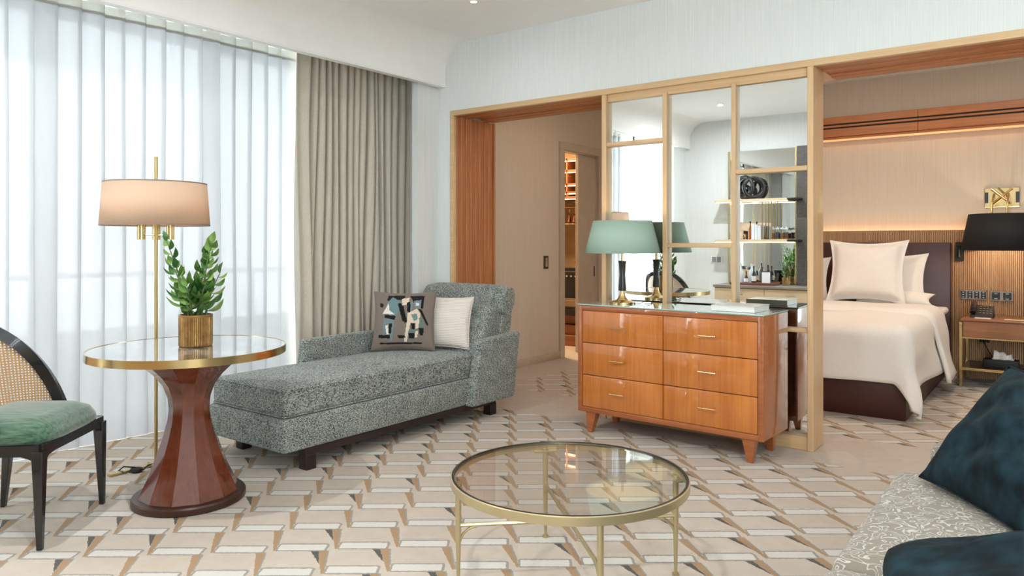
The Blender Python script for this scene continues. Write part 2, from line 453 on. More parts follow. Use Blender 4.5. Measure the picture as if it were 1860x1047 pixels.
# bedroom and hall shell
w = MB(); w.box(-6.2, X1, 8.2, 8.3, 0, ZC)
struct(w.build('wall_headboard', M_paper_hall, smooth=False), 'warm papered wall above the headboard', 'wall')
w = MB()
w.box(-4.53, -4.43, YP + .53, 6.84, 0, ZC); w.box(-4.53, -4.43, 7.64, 8.2, 0, ZC); w.box(-4.53, -4.43, 6.84, 7.64, 2.31, ZC)
w = w.build('wall_hall', M_paper_hall, smooth=False); struct(w, 'warm papered hall wall beside the closet door', 'wall')
b = MB(); b.box(-4.43, -4.415, YP + .53, 6.77, 0, .075, .003); struct(b.build('baseboard_hall', plain('taupe_paint', rgb(196, 180, 160), 0.5)), 'low taupe baseboard along the hall wall', 'baseboard')
b = MB(); b.box(-6.2, -6.1, 5.2, 8.2, 0, ZC); b.box(-6.1, -4.53, 5.15, 5.25, 0, ZC)
struct(b.build('wall_closet', M_paper_hall, smooth=False), 'papered wall inside the closet', 'wall')

# timber lining of the two openings
fr = MB(); fr.box(-4.128, X1, YP - .012, YP + .03, 2.337, 2.378, .002)
fr.box(-4.128, -4.092, YP - .012, YP + .03, 0, 2.337, .002)
fr = fr.build('trim_3', M_oak); struct(fr, 'pale oak edge framing the wall openings', 'timber frame')
for k in range(8):                                        # upright planks of the left jamb
    b = MB(); y0 = YP + .03 + k * .0615
    b.box(-4.128, -4.086 - .003 * (k % 2), y0 + .002, y0 + .0595, 0, 2.337, .004, 1); b.build('jamb_plank', M_elm, fr)
b = MB(); b.box(-4.128, -4.078, YP + .525, YP + .545, 0, 2.337, .003, 1); b.build('jamb_edge', M_elm, fr)
for x0, x1 in ((-4.09, -2.672), (-1.2, X1)):              # soffit planks
    for k in range(8):
        b = MB(); y0 = YP + .03 + k * .062
        b.box(x0, x1, y0 + .002, y0 + .060, 2.338 + (.012 if k in (3, 4) else 0.004 * (k % 2)), 2.372, .004, 1); b.build('soffit_plank', M_elmx, fr)
b = MB(); b.box(-2.672, -1.2, YP + .03, YP + .53, 2.345, 2.372); b.build('soffit_board', M_oak, fr)

# mirrored screen between the openings
ms = thing('mirror_screen', 'oak framed mirror screen between the two wall openings', 'mirror screen', (0, 0, 0))
def part(name, mat, parent, *boxes, bev=.003, seg=1):
    b = MB()
    for bx in boxes: b.box(*bx, bev, seg)
    return b.build(name, mat, parent)
part('post', M_oakz, ms, (-1.24, -1.204, YP - .008, YP + .225, 0, 2.345))
part('stile', M_oakz, ms, (-2.671, -2.635, YP - .004, YP + .225, 0, 2.345))
part('top_rail', M_oak, ms, (-2.635, -1.24, YP + .02, YP + .1, 2.285, 2.345))
part('plinth', M_oak, ms, (-2.635, -1.24, YP + .004, YP + .225, 0, .083))
part('back_panel', M_oak, ms, (-2.635, -1.24, YP + .06, YP + .22, .083, 2.345))
for xa, xb in ((-2.196, -2.163), (-1.714, -1.685)):
    part('mullion', M_oakz, ms, (xa, xb, YP, YP + .05, .083, 2.30))
cols = ((-2.635, -2.196, ((1.962, 1.99), (.70, .728))), (-2.163, -1.714, ((1.236, 1.266), (.5, .528))), (-1.685, -1.24, ((1.709, 1.739), (.718, .744))))
for xa, xb, bars in cols:
    zs = [.083] + [z for bz in sorted(bars) for z in bz] + [2.287]
    for z0, z1 in bars: part('muntin', M_oak, ms, (xa, xb, YP + .002, YP + .05, z0, z1))
    for k in range(0, len(zs), 2):
        part('mirror_pane', M_mirror, ms, (xa, xb, YP + .043, YP + .05, zs[k], zs[k + 1]), bev=0)

# recessed downlights
M_lens = emit('downlight_lens', (1.0, 0.72, 0.42, 1), 3)
def downlight(x, y, where, power=16, col=(.95, .98, 1)):
    t = thing('ceiling_downlight', 'small round recessed downlight ' + where, 'downlight', (x, y, ZC), 0, 'recessed ceiling downlights')
    b = MB(); b.lathe([(.040, -.001), (.040, -.006), (.024, -.006), (.022, -.001)], 24, cap=False); b.build('trim_ring', M_white, t)
    b = MB(); b.lathe([(.0225, -.0005), (.022, -.003)], 24); b.build('lens', M_lens, t)
    lamp('downlight_lamp', 'AREA', (0, 0, -.02), power, col, .05, parent=t, spread=radians(175))
DL = 14
for x, y, wh in ((-3.3, .8, 'near the bar wall by the cove'), (-3.3, 2.35, 'above the round table by the cove'), (-3.27, 3.92, 'in the ceiling corner above the chaise'),
                 (-1.3, .8, 'near the bar wall, mid room'), (-1.3, 2.35, 'above the glass coffee table'), (-1.3, 3.1, 'above the dresser'),
                 (.8, .8, 'behind the sofa near the bar wall'), (.8, 2.35, 'above the sofa'), (.8, 3.3, 'beyond the sofa by the opening')):
    downlight(x, y, wh, 15 if y < 1 else (2 if y < 3 else 1))
for x, y, wh, pw in ((-3.5, 6.0, 'in the hall beside the closet door', 1.5), (-.4, 6.5, 'in the bedroom beside the bed', 8), (-1.7, 6.3, 'above the bed', 8)):
    downlight(x, y, wh, pw, (1, .86, .72) if x > -3 else (1, .68, .42))

# ------------------------------------------------------------------ curtains
def P(mb, name, mat, parent, **k):
    """part built in world coordinates under an unrotated thing"""
    o = mb.build(name, mat, parent, **k)
    if parent: o.location = -parent.location
    return o
sc = thing('sheer_curtain', 'white floor-length sheer curtain in soft even folds across the windows', 'curtain', (-4.87, 2.0, 0))
PIT = 0.1325; SY0 = 1.767 - 11 * PIT
def sheer(z0, z1, nz, off=0.0, y1=3.72):
    n = int((y1 - SY0) / PIT)
    def fn(u, v):
        s = u * n; z = z0 + (z1 - z0) * v
        sw = (1 - z / 2.77)
        a = .030 * (1 + .15 * sin(s * 2.1 + 1)) + .008 * sw * sin(s * 3.7)
        ph = 2 * pi * s
        k = math.floor(s); f = s - k; A = .042 * (1 + .18 * sin(k * 2.1)) * (1 - .25 * sw)
        if f < .76:
            q = f / .76; dx = A * sin(pi / 2 * q ** .7); dy = q * 1.04 * PIT
        else:
            q = (f - .76) / .24; dx = A * (.5 + .5 * cos(pi * q)); dy = (1.04 - .04 * q + .05 * sin(pi * q)) * PIT
        x = -4.89 + off + dx + .010 * sw * sin(s * .9 + z * 2) + .004 * sin(s * 9.1) * (1 - f)
        y = SY0 + k * PIT + dy + .012 * sw * sin(s * 1.3 + z)
        return (x, y, z)
    b = MB(); b.grid(fn, n * 14, nz); return b
P(sheer(.001, 2.72, 14), 'voile', M_sheer, sc, ang=180)
P(sheer(2.70, 2.775, 1, .002), 'heading_tape', M_tape, sc, ang=180)
b = MB(); b.box(-4.89, -4.85, YB, YP - .1, 2.785, 2.80); b.box(-4.88, -4.86, YB, YP - .1, 2.80, 2.865); P(b, 'track', M_white, sc)

dr = thing('drape_curtain', 'greige linen blackout drape gathered in tight folds beside the sheers', 'curtain', (-4.6, 4.0, 0))
rnd = random.Random(3)
pits = [.13, .06] + [.058 + rnd.random() * .03 for _ in range(15)]
ys = [3.45]
for p in pits: ys.append(ys[-1] + p)
def drape_pt(s, z):
    k = min(int(s), len(pits) - 1); f = s - k
    sw = 1 - z / 2.75
    y = ys[k] + pits[k] * f
    amp = .05 if k > 1 else (.02 if k == 0 else .10)
    kk = rd[k]
    x = -4.60 + (amp * (1 + .5 * kk)) * (cos(2 * pi * f) - 1) / 2 * 1.5 - .02 * kk
    y += .012 * sin(4 * pi * f) * (1 if k > 1 else 0) + .018 * sw * sin(k * 1.7 + z * 1.3) + .01 * sin(z * 2.2 + k)
    x += .012 * sw * sin(k * 2.3 + z * 1.8) + (.05 * sw if k == 0 else 0)
    return (x, y - .05 * sw * (1 - s / len(pits)), z)
rd = [rnd.random() for _ in pits]
b = MB(); b.grid(lambda u, v: drape_pt(u * len(pits), .012 + 2.78 * v), len(pits) * 12, 26)
P(b, 'cloth', M_drape, dr, ang=180, solid=.004)
b = MB(); b.box(-4.66, -4.60, 3.3, YP - .02, 2.80, 2.86); P(b, 'track', M_white, dr)

# ------------------------------------------------------------------ chaise longue
ch = thing('chaise_longue', 'teal and cream tweed chaise longue with a rolled headrest and two arms', 'chaise', (-3.72, 3.4, 0))
def soft(b, x0, x1, y0, y1, z0, z1, bev, crown=0.0):
    b.box(x0, x1, y0, y1, z0, z1, bev, 4)
b = MB(); b.box(-4.08, -3.345, 2.42, 4.36, .125, .308, .018, 3); P(b, 'base', M_boucle, ch)
def crowned(x0, x1, y0, y1, z0, z1, r, crown, n=24):
    """cushion block with rounded edges and a crowned top"""
    b = MB()
    b.box(x0, x1, y0, y1, z0, z1, r, 4)
    bmesh.ops.subdivide_edges(b.bm, edges=[e for e in b.bm.edges if e.calc_length() > (x1 - x0) * .4 or e.calc_length() > (y1 - y0) * .4], cuts=n // 2, use_grid_fill=True)
    cx, cy = (x0 + x1) / 2, (y0 + y1) / 2
    for v in b.bm.verts:
        if v.co.z > (z0 + z1) / 2:
            u = max(0, 1 - ((v.co.x - cx) / (x1 - x0) * 2) ** 2); w_ = max(0, 1 - abs((v.co.y - cy) / (y1 - y0) * 2) ** 4)
            v.co.z += crown * u * w_
    return b
mt = P(crowned(-4.065, -3.365, 2.435, 4.2, .312, .468, .028, .022), 'mattress', M_boucle, ch)
def loop_tube(pts, r, n=6):
    b = MB(); b.tube(pts + [pts[0], pts[1]], r, n, cap=False); return b
def rrect(x0, x1, y0, y1, z, r, n=5):
    out = []
    for cx, cy, a0 in ((x1 - r, y1 - r, 0), (x0 + r, y1 - r, pi / 2), (x0 + r, y0 + r, pi), (x1 - r, y0 + r, 3 * pi / 2)):
        for k in range(n + 1):
            a = a0 + pi / 2 * k / n
            out.append((cx + r * cos(a), cy + r * sin(a), z))
    return out
for z in (.458, .318):
    o = loop_tube(rrect(-4.062, -3.368, 2.438, 4.2, z, .02), .0045).build('piping', M_boucle, mt)
def slab(outline_yz, x0, x1, r):
    """upright panel from a y-z outline, rounded edges"""
    b = MB(); b.poly([(x0, y, z) for y, z in outline_yz], [(x1, y, z) for y, z in outline_yz])
    bmesh.ops.recalc_face_normals(b.bm, faces=b.bm.faces)
    bmesh.ops.bevel(b.bm, geom=list(b.bm.edges), offset=r, segments=4, profile=.5, affect='EDGES', clamp_overlap=True)
    return b
P(slab([(3.92, .118), (4.41, .118), (4.49, .60), (4.02, .575)], -3.362, -3.278, .022), 'arm', M_boucle, ch)
P(slab([(3.08, .30), (4.41, .30), (4.49, .62), (3.12, .615)], -4.15, -4.07, .022), 'arm', M_boucle, ch)
P(slab([(4.22, .13), (4.40, .13), (4.52, .88), (4.40, .90)], -4.13, -3.36, .025), 'back_shell', M_boucle, ch)
P(slab([(4.05, .46), (4.30, .46), (4.43, .82), (4.24, .80)], -4.06, -3.37, .035), 'back_cushion', M_boucle, ch)
b = MB()
rings = []
for k in range(9):
    t_ = k / 8; x = -4.155 + .83 * t_; e = 1 - .18 * (abs(2 * t_ - 1) ** 8)
    rings.append([(x, 4.40 + .095 * e * cos(a) * (1 - .12 * cos(a) * cos(a)) + .02 * sin(a), .832 + .118 * e * sin(a)) for a in [2 * pi * i / 24 for i in range(24)]])
b.ring_loft(rings); P(b, 'head_roll', M_boucle, ch)
for x, y in ((-3.39, 2.61), (-4.05, 2.64), (-3.39, 4.25), (-4.05, 4.25)):
    b = MB(); b.box(x - .035, x + .035, y - .035, y + .035, 0, .085, .004, 1); P(b, 'leg', M_dkwood, ch)
b = MB()
b.box(-3.42, -3.36, 2.575, 4.285, .08, .125, .004, 1); b.box(-4.08, -4.02, 2.575, 4.285, .08, .125, .004, 1)
b.box(-4.03, -3.41, 2.6, 2.66, .085, .125); b.box(-4.03, -3.41, 4.2, 4.26, .085, .125); P(b, 'base_rail', M_dkwood, ch)

# ------------------------------------------------------------------ cushions
def pillow_mb(w, h, t, n=28, pinch=.07, flange=0.0, wr=0.0, seed=1, rnd=0.0):
    """cushion in its own x-z plane, front towards -y, bottom edge at z=0"""
    b = MB(); r_ = random.Random(seed); p1, p2 = r_.random() * 6, r_.random() * 6
    def pt(x, z, sgn):
        e = max(0.0, (1 - x * x)) * max(0.0, (1 - z * z))
        d = t / 2 * e ** .52
        if flange: 
            q = max(0.0, 1 - (max(abs(x), abs(z)) / (1 - flange)) ** 6) if max(abs(x), abs(z)) < 1 - flange else 0
            d = max(.006, t / 2 * (q ** .5) * e ** .2)
        px = x * (1 - pinch * (1 - z * z) * abs(x)); pz = z * (1 - pinch * (1 - x * x) * abs(z))
        px *= sqrt(1 - rnd * z * z / 2); pz *= sqrt(1 - rnd * x * x / 2)
        d += wr * sin(5 * x + p1 + 3 * z) * e + wr * .6 * sin(9 * z + p2 - 4 * x) * e
        return (px * w / 2, sgn * d, (pz + 1) * h / 2)
    b.grid(lambda u, v: pt(2 * u - 1, 2 * v - 1, -1), n, n)
    b.grid(lambda u, v: pt(2 * u - 1, 2 * v - 1, 1), n, n)
    bmesh.ops.remove_doubles(b.bm, verts=b.bm.verts, dist=1e-5)
    return b
def pillow_edge(w, h, pinch=.07, r=.004, n=14):
    pts = []
    for (x0, z0), (x1, z1) in (((-1, -1), (1, -1)), ((1, -1), (1, 1)), ((1, 1), (-1, 1)), ((-1, 1), (-1, -1))):
        for k in range(n):
            x = x0 + (x1 - x0) * k / n; z = z0 + (z1 - z0) * k / n
            px = x * (1 - pinch * (1 - z * z) * abs(x)); pz = z * (1 - pinch * (1 - x * x) * abs(z))
            pts.append((px * w / 2, 0, (pz + 1) * h / 2))
    return loop_tube(pts, r)
def place(loc, face, lean=0.0, roll=0.0):
    """matrix: cushion front (-y) turned to the direction face (x,y), leaned back by lean"""
    a = math.atan2(face[1], face[0]) + pi / 2
    return Matrix.Translation(Vector(loc)) @ Matrix.Rotation(a, 4, 'Z') @ Matrix.Rotation(-lean, 4, 'X') @ Matrix.Rotation(roll, 4, 'Y')

cw = .46
pats = [  # abstract collage of angular shapes; coordinates 0..1 from the lower left of the printed field
 (1, [(.22, .97), (.52, .97), (.50, .88), (.20, .86)]), (1, [(.60, .96), (.86, .97), (.84, .70), (.72, .74), (.66, .86)]),
 (2, [(.20, .80), (.30, .94), (.44, .84), (.42, .60), (.28, .52)]), (3, [(.14, .60), (.24, .82), (.26, .66), (.36, .58)]),
 (1, [(.08, .82), (.14, .80), (.14, .72), (.08, .74)]), (1, [(.42, .82), (.50, .76), (.58, .44), (.54, .40)]), (1, [(.40, .80), (.46, .80), (.56, .46), (.50, .44)]),
 (4, [(.46, .90), (.60, .92), (.58, .78), (.48, .76)]), (1, [(.18, .58), (.38, .55), (.36, .47), (.18, .52)]),
 (2, [(.16, .52), (.36, .46), (.32, .06), (.28, .06), (.28, .40), (.22, .42), (.20, .18), (.16, .18)]),
 (1, [(.26, .40), (.32, .40), (.30, .20), (.26, .22)]), (3, [(.20, .36), (.24, .38), (.26, .20), (.22, .20)]),
 (1, [(.08, .19), (.28, .18), (.28, .12), (.08, .13)]), (4, [(.58, .60), (.74, .70), (.80, .60), (.76, .14), (.72, .14), (.72, .42), (.64, .42), (.58, .06), (.53, .06), (.58, .46)]),
 (2, [(.64, .58), (.74, .60), (.76, .50), (.70, .44)]), (2, [(.68, .86), (.80, .88), (.80, .72), (.70, .70)]), (3, [(.72, .82), (.77, .82), (.77, .76), (.72, .76)]),
 (1, [(.76, .70), (.82, .68), (.94, .40), (.92, .36)]), (1, [(.65, .40), (.71, .40), (.71, .28), (.66, .30)]), (5, [(.60, .26), (.84, .34), (.84, .30), (.60, .20)]),
 (1, [(.78, .32), (.86, .32), (.86, .18), (.80, .18)]), (1, [(.60, .22), (.71, .22), (.71, .12), (.62, .12)]), (1, [(.10, .04), (.84, .05), (.84, .02), (.10, .01)]),
 (1, [(.42, .17), (.54, .18), (.56, .13), (.44, .12)]), (5, [(.78, .52), (.84, .48), (.84, .34), (.79, .38)]), (2, [(.60, .80), (.66, .86), (.66, .66), (.60, .68)]),
 (1, [(.56, .82), (.62, .84), (.62, .62), (.57, .64)])]
def inpoly(x, y, pg):
    c = False; j = len(pg) - 1
    for i in range(len(pg)):
        if (pg[i][1] > y) != (pg[j][1] > y) and x < (pg[j][0] - pg[i][0]) * (y - pg[i][1]) / (pg[j][1] - pg[i][1]) + pg[i][0]: c = not c
        j = i
    return c
cl = [fabric('cushion_taupe', rgb(118, 106, 98), rgb(138, 126, 116), 400, .05)] + [fabric('cushion_' + n_, c, c, 400, .05) for n_, c in (('black', rgb(28, 26, 28)), ('steel', rgb(112, 138, 142)), ('ivory', rgb(228, 222, 212)), ('cream', rgb(220, 204, 184)), ('sage', rgb(100, 130, 120)))]
b = pillow_mb(cw, .43, .15, 96, .08)
for f in b.bm.faces:
    c = f.calc_center_median()
    if c.y < 0:
        x = (c.x / cw + .5 - .05) / .90; z = (c.z / .43 - .08) / .86
        for mi, pg in pats:
            if inpoly(x, z, pg): f.material_index = mi
pc = thing('patterned_cushion', 'taupe cushion printed with black, white and blue-grey angular shapes on the chaise', 'cushion', (-3.80, 3.775, .478))
pc.matrix_world = place((-3.80, 3.76, .493), (.58, -.80), .27)
b.build('cover', cl, pc, ang=180)
pillow_edge(cw, .43, .08, .0035).build('piping', cl[0], pc)
def stripes_mat():
    t = NT('ribbed_ivory'); v = t.coord()
    w_ = t.node('ShaderNodeTexWave', wave_type='BANDS', bands_direction='Z'); t.link(v, w_.inputs['Vector']); w_.inputs['Scale'].default_value = 26; w_.inputs['Distortion'].default_value = .6
    t.set(t.ramp(w_.outputs['Fac'], [(.2, rgb(218, 206, 196)), (.7, rgb(238, 229, 220))]), .9, sheen=.2); t.bump(w_.outputs['Fac'], .3, .004); return t.m
M_ivory = stripes_mat()
wc = thing('ivory_cushion', 'plain ivory ribbed cushion leaning on the chaise back', 'cushion')
wc.matrix_world = place((-3.64, 4.0, .495), (.30, -.95), .24)
pillow_mb(.43, .385, .14, 28, .08).build('cover', M_ivory, wc, ang=180)
pillow_edge(.43, .385, .08, .0035).build('piping', M_ivory, wc)

# ------------------------------------------------------------------ round pedestal table
tx, ty = -3.455, 1.95
rt = thing('pedestal_table', 'round brass-edged marble table on a faceted mahogany pedestal', 'table', (tx, ty, 0))
def marble():
    t = NT('grey_marble'); v = t.coord()
    f = t.noise(v, 7, 6, .65, 1.6)
    t.set(t.ramp(f, [(.32, rgb(66, 68, 70)), (.5, rgb(122, 124, 124)), (.62, rgb(196, 198, 198))]), .08, spec=.8, coat=1.0, coatr=.0); return t.m
b = MB(); b.lathe([(.449, .722), (.449, .7525)], 72); b.build('table_top', marble(), rt)
b = MB(); b.lathe([(.449, .717), (.456, .717), (.456, .754), (.449, .754)], 96, cap=False); b.ring_loft([[(.449 * cos(a), .449 * sin(a), .754) for a in [2 * pi * i / 96 for i in range(96)]], [(.449 * cos(a), .449 * sin(a), .717) for a in [2 * pi * i / 96 for i in range(96)]]], cap=False)
b.build('brass_rim', M_brass, rt)
prof = [(.230, .04), (.214, .08), (.184, .145), (.154, .225), (.122, .32), (.101, .40), (.095, .455), (.100, .51), (.122, .57), (.158, .62), (.205, .665), (.262, .716)]
b = MB(); b.lathe(prof, 12, ph=.2); b.build('pedestal', M_mahog, rt, ang=16)
b = MB(); b.lathe([(.255, 0), (.262, .006), (.262, .03), (.256, .038), (.2, .04)], 64); b.build('foot_disc', plain('bronze_plinth', rgb(70, 46, 36), .35, .3), rt)

# ------------------------------------------------------------------ plant on the round table
def zz_leaf():
    b = MB()
    n = 6
    L = []; 
    for k in range(n + 1):
        t_ = k / n; w_ = .5 * sin(pi * t_ ** .75) ** .9 * .52
        L.append((w_, t_, .10 * sin(pi * t_)))
    for sx in (-1, 1):
        vs = [[b.bm.verts.new((0, t_, z)), b.bm.verts.new((sx * w_, t_, z + .35 * w_))] for w_, t_, z in L]
        for a, c in zip(vs[:-1], vs[1:]):
            b.bm.faces.new((a[0], a[1], c[1], c[0]))
    bmesh.ops.remove_doubles(b.bm, verts=b.bm.verts, dist=1e-4)
    return b
def leaf_mat(name, c0, c1):
    t = NT(name); oi = t.node('ShaderNodeObjectInfo'); v = t.coord()
    f = t.math('MULTIPLY_ADD', oi.outputs['Random'], .8, t.math('MULTIPLY', t.noise(v, 3), .2))
    t.set(t.ramp(f, [(.1, c0), (.9, c1)]), .35, spec=.5)
    t.b.inputs['Transmission Weight'].default_value = 0
    return t.m
M_leaf = leaf_mat('zz_leaf', rgb(50, 104, 50), rgb(140, 176, 88))
M_stem = plain('green_stem', rgb(104, 122, 76), .5)
def potted_zz(loc, label, stems, leaf_len=.07, pot_r=.079, pot_h=.157, seed=2, pot=True, pot_mat=None, scale=1.0, cat='potted plant'):
    r_ = random.Random(seed)
    t = thing('potted_plant', label, cat, loc); t.scale = (scale,) * 3
    if pot:
        b = MB(); n = 112
        rr = lambda i: pot_r * (1 + (.04 if i % 4 in (0, 1) else -.04))
        b.ring_loft([[(rr(i) * k * cos(2 * pi * i / n), rr(i) * k * sin(2 * pi * i / n), z) for i in range(n)] for k, z in ((.92, 0), (.97, .006), (.97, pot_h - .012))], cap=False)
        b.lathe([(pot_r * .99, pot_h - .012), (pot_r * 1.01, pot_h - .008), (pot_r * 1.01, pot_h), (pot_r * .9, pot_h), (pot_r * .9, pot_h - .03)], n, cap=False)
        b.lathe([(.0, 0.001), (pot_r * .92, .001)], n, cap=False)
        b.build('pot', pot_mat or M_pot, t, ang=30)
        b = MB(); b.lathe([(.001, pot_h - .02), (pot_r * .9, pot_h - .025)], 24, cap=False); b.build('soil', plain('soil', rgb(60, 48, 38), .95, bump=.5), t)
    for si, (bx, by, tx_, ty_, h, n, bend) in enumerate(stems):
        pts = []
        for k in range(9):
            s = k / 8
            pts.append(Vector((bx + (tx_ - bx) * s ** bend, by + (ty_ - by) * s ** bend, pot_h - .03 + (h + .03) * s - .02 * s * s)))
        b = MB(); b.tube(pts, [.007 - .0045 * k / 8 for k in range(9)], 6); b.build('stem', M_stem, t)
        for k in range(n):
            s = .18 + .82 * k / (n - 1)
            i = min(7, int(s * 8)); p = pts[i].lerp(pts[i + 1], s * 8 - i)
            d = (pts[i + 1] - pts[i]).normalized()
            az = (k % 2) * pi + si * 1.1 + r_.uniform(-.4, .4)
            side = Vector((cos(az), sin(az), 0)); side = (side - d * side.dot(d)).normalized()
            upf = .75 + .5 * s if k < n - 1 else 4
            yv = (side + d * upf).normalized()
            xv = d.cross(yv).normalized(); zv = xv.cross(yv).normalized()
            L = leaf_len * r_.uniform(.8, 1.15) * (1.05 - .45 * s)
            M = Matrix((xv, yv, zv)).transposed().to_4x4()
            o = bpy.data.objects.new('leaf', LEAF); C.objects.link(o); o.parent = t; o.matrix_local = Matrix.Translation(p) @ M @ Matrix.Scale(L, 4) @ Matrix.Diagonal((1.0, 1, 1, 1))
    return t
def ribpot():
    t = NT('bronze_gold_pot'); v = t.coord(); f = t.noise(v, 30, 3)
    t.set(t.ramp(f, [(.3, rgb(150, 112, 62)), (.7, rgb(188, 148, 92))]), .35, .55); return t.m
M_pot = ribpot()
leaf0 = zz_leaf().build('leaf', M_leaf, ang=180); LEAF = leaf0.data; bpy.data.objects.remove(leaf0)
u_ = Vector((.8, .6)); v_ = Vector((-.6, .8))          # across and away from the viewer
def st(a0, d0, a1, d1, h, n, bend=1.6):
    p = u_ * a0 + v_ * d0; q = u_ * a1 + v_ * d1
    return (p.x, p.y, q.x, q.y, h, n, bend)
plant = potted_zz((-3.456, 1.983, .7535), 'glossy zz plant in a ribbed bronze pot on the round marble table', [
    st(-.03, 0, -.155, .02, .385, 15, 1.3), st(-.02, -.03, -.09, -.05, .26, 12, 1.5), st(.0, .02, .055, .03, .36, 14, 1.6), st(.03, 0, .095, -.03, .375, 15, 2.2),
    st(.02, -.03, .08, -.06, .19, 10, 1.6), st(-.03, .02, -.10, .06, .14, 9, 1.2), st(.0, -.04, -.01, -.07, .16, 10, 1.4), st(.04, .02, .10, .05, .22, 10, 1.6)], .105, seed=5)

# ------------------------------------------------------------------ floor lamp
fx, fy = -4.13, 2.13
lp = thing('floor_lamp', 'slim brass floor lamp with a wide peach drum shade behind the round table', 'lamp', (fx, fy, 0))
def shade_mat(name, c, trans=.55):
    t = NT(name); v = t.coord(scale=(1, 1, 1)); f = t.noise(v, 300, 2)
    col = t.ramp(f, [(.3, tuple(k * .95 for k in c[:3]) + (1,)), (.7, c)])
    df = t.node('ShaderNodeBsdfDiffuse'); tl = t.node('ShaderNodeBsdfTranslucent'); mx = t.node('ShaderNodeMixShader'); mx.inputs[0].default_value = trans
    t.link(col, df.inputs[0]); t.link(col, tl.inputs[0]); t.link(df.outputs[0], mx.inputs[1]); t.link(tl.outputs[0], mx.inputs[2]); t.link(mx.outputs[0], t.out.inputs[0]); return t.m
M_peach = shade_mat('peach_shade', rgb(238, 214, 190), .4)
b = MB(); b.tube([(0, 0, 0.01), (0, 0, 1.757)], .0095, 12); b.build('pole', M_brass_s, lp)
b = MB(); b.box(-.018, .018, -.26, .06, 0, .014, .003, 1); b.box(-.06, .34, -.018, .018, 0, .014, .003, 1); b.build('foot_bar', M_brass_s, lp)
b = MB(); b.lathe([(.285, 1.368), (.268, 1.605)], 64, cap=False); b.build('lamp_shade', M_peach, lp, solid=.003)
b = MB()
for z, r in ((1.368, .286), (1.605, .269)):
    b.lathe([(r - .003, z - .004), (r + .001, z - .004), (r + .001, z + .003), (r - .003, z + .003)], 64, cap=False)
b.build('shade_trim', plain('grey_tape', rgb(150, 132, 120), .8), lp)
b = MB()
for k in range(3):
    a = 2 * pi * k / 3; b.tube([(0, 0, 1.59), (.268 * cos(a), .268 * sin(a), 1.602)], .003, 6)
b.build('shade_spider', M_brass_s, lp)
for k in range(3):
    a = 2 * pi * k / 3 + .55
    px, py = .085 * cos(a), .085 * sin(a)
    b = MB(); b.lathe([(.022, 1.285), (.022, 1.40), (.018, 1.40), (.018, 1.40)], 20, (px, py, 0)); b.tube([(0, 0, 1.31), (px, py, 1.31)], .004, 6); b.build('candle_cup', M_brass, lp)
    b = MB(); b.lathe([(.006, 1.40), (.017, 1.425), (.02, 1.45), (.012, 1.475), (.002, 1.483)], 16, (px, py, 0)); b.build('bulb', bulb_mat('warm_bulb', (1, .8, .55, 1), 4), lp)
    lamp('bulb_light', 'POINT', (px, py, 1.46), 0.45, (1, .74, .50), .025, parent=lp)
b = MB(); b.tube([(.0, -.02, .012), (.03, -.06, .02), (.06, -.10, .012), (.04, -.14, .03), (-.02, -.17, .03), (-.02, -.2, .012), (.05, -.19, .012)], .004, 6); b.build('cord', M_blackmat, lp)
b = MB(); b.lathe([(.026, 0), (.034, .008), (.03, .02), (.012, .026), (.001, .027)], 20, (.04, -.13, .002)); b.build('foot_switch', M_blackmat, lp)

# ------------------------------------------------------------------ cane-back chair
cc = thing('cane_chair', 'black framed chair with a curved cane back and green velvet seat', 'chair', (-3.707, 1.315, 0), radians(-48.7))
for sx in (-1, 1):
    for sy in (-1, 1):
        b = MB(); b.frust((sx * .268, sy * .213 + (.0 if sy > 0 else -.03), 0), (sx * .258, sy * .205, .405), .022, .022, .046, .046)
        bmesh.ops.bevel(b.bm, geom=list(b.bm.edges), offset=.003, segments=1, affect='EDGES'); b.build('leg', M_black, cc)
b = MB()
def rail(p0, p1, h0=.385, h1=.43, th=.024):
    p0 = Vector(p0); p1 = Vector(p1); d = (p1 - p0); n_ = Vector((-d.y, d.x, 0)).normalized() * th / 2
    N = 12; rings = []
    for k in range(N + 1):
        s = k / N; q = p0.lerp(p1, s); e = min(s, 1 - s) * d.length
        lo = h0 - .045 * max(0, 1 - e / .07) ** 2
        rings.append([q - n_ + Vector((0, 0, lo)), q + n_ + Vector((0, 0, lo)), q + n_ + Vector((0, 0, h1)), q - n_ + Vector((0, 0, h1))])
    b.ring_loft(rings)
for p0, p1 in (((-.262, .21, 0), (.262, .21, 0)), ((-.262, -.21, 0), (.262, -.21, 0)), ((-.262, -.21, 0), (-.262, .21, 0)), ((.262, -.21, 0), (.262, .21, 0))): rail(p0, p1)
b.build('seat_frame', M_black, cc)
b = MB()
def seat_pt(u, v):
    r = .5 * (0.0 + v); a = 2 * pi * u
    e = 5.0
    cxx, cyy = cos(a), sin(a)
    k = (abs(cxx) ** e + abs(cyy) ** e) ** (-1 / e)
    prof_ = [(0, .535), (.35, .533), (.7, .522), (.9, .498), (.99, .462), (1.0, .44), (.96, .425), (0, .425)]
    s = v * (len(prof_) - 1); i = min(int(s), len(prof_) - 2); f = s - i
    rr = prof_[i][0] * (1 - f) + prof_[i + 1][0] * f; z = prof_[i][1] * (1 - f) + prof_[i + 1][1] * f
    return (rr * k * cxx * .268, rr * k * cyy * .225 + .005, z)
b.grid(seat_pt, 56, 28, closed_u=True); bmesh.ops.remove_doubles(b.bm, verts=b.bm.verts, dist=1e-4)
b.build('seat_cushion', M_greenseat, cc, ang=180)
FM = radians(100)
def back_pt(phi, z):
    lean = .10 * max(0, (z - .43)) / .45 * (cos(phi) * .5 + .5)
    return Vector((.272 * sin(phi), -.01 - (.225 + lean) * cos(phi), z))
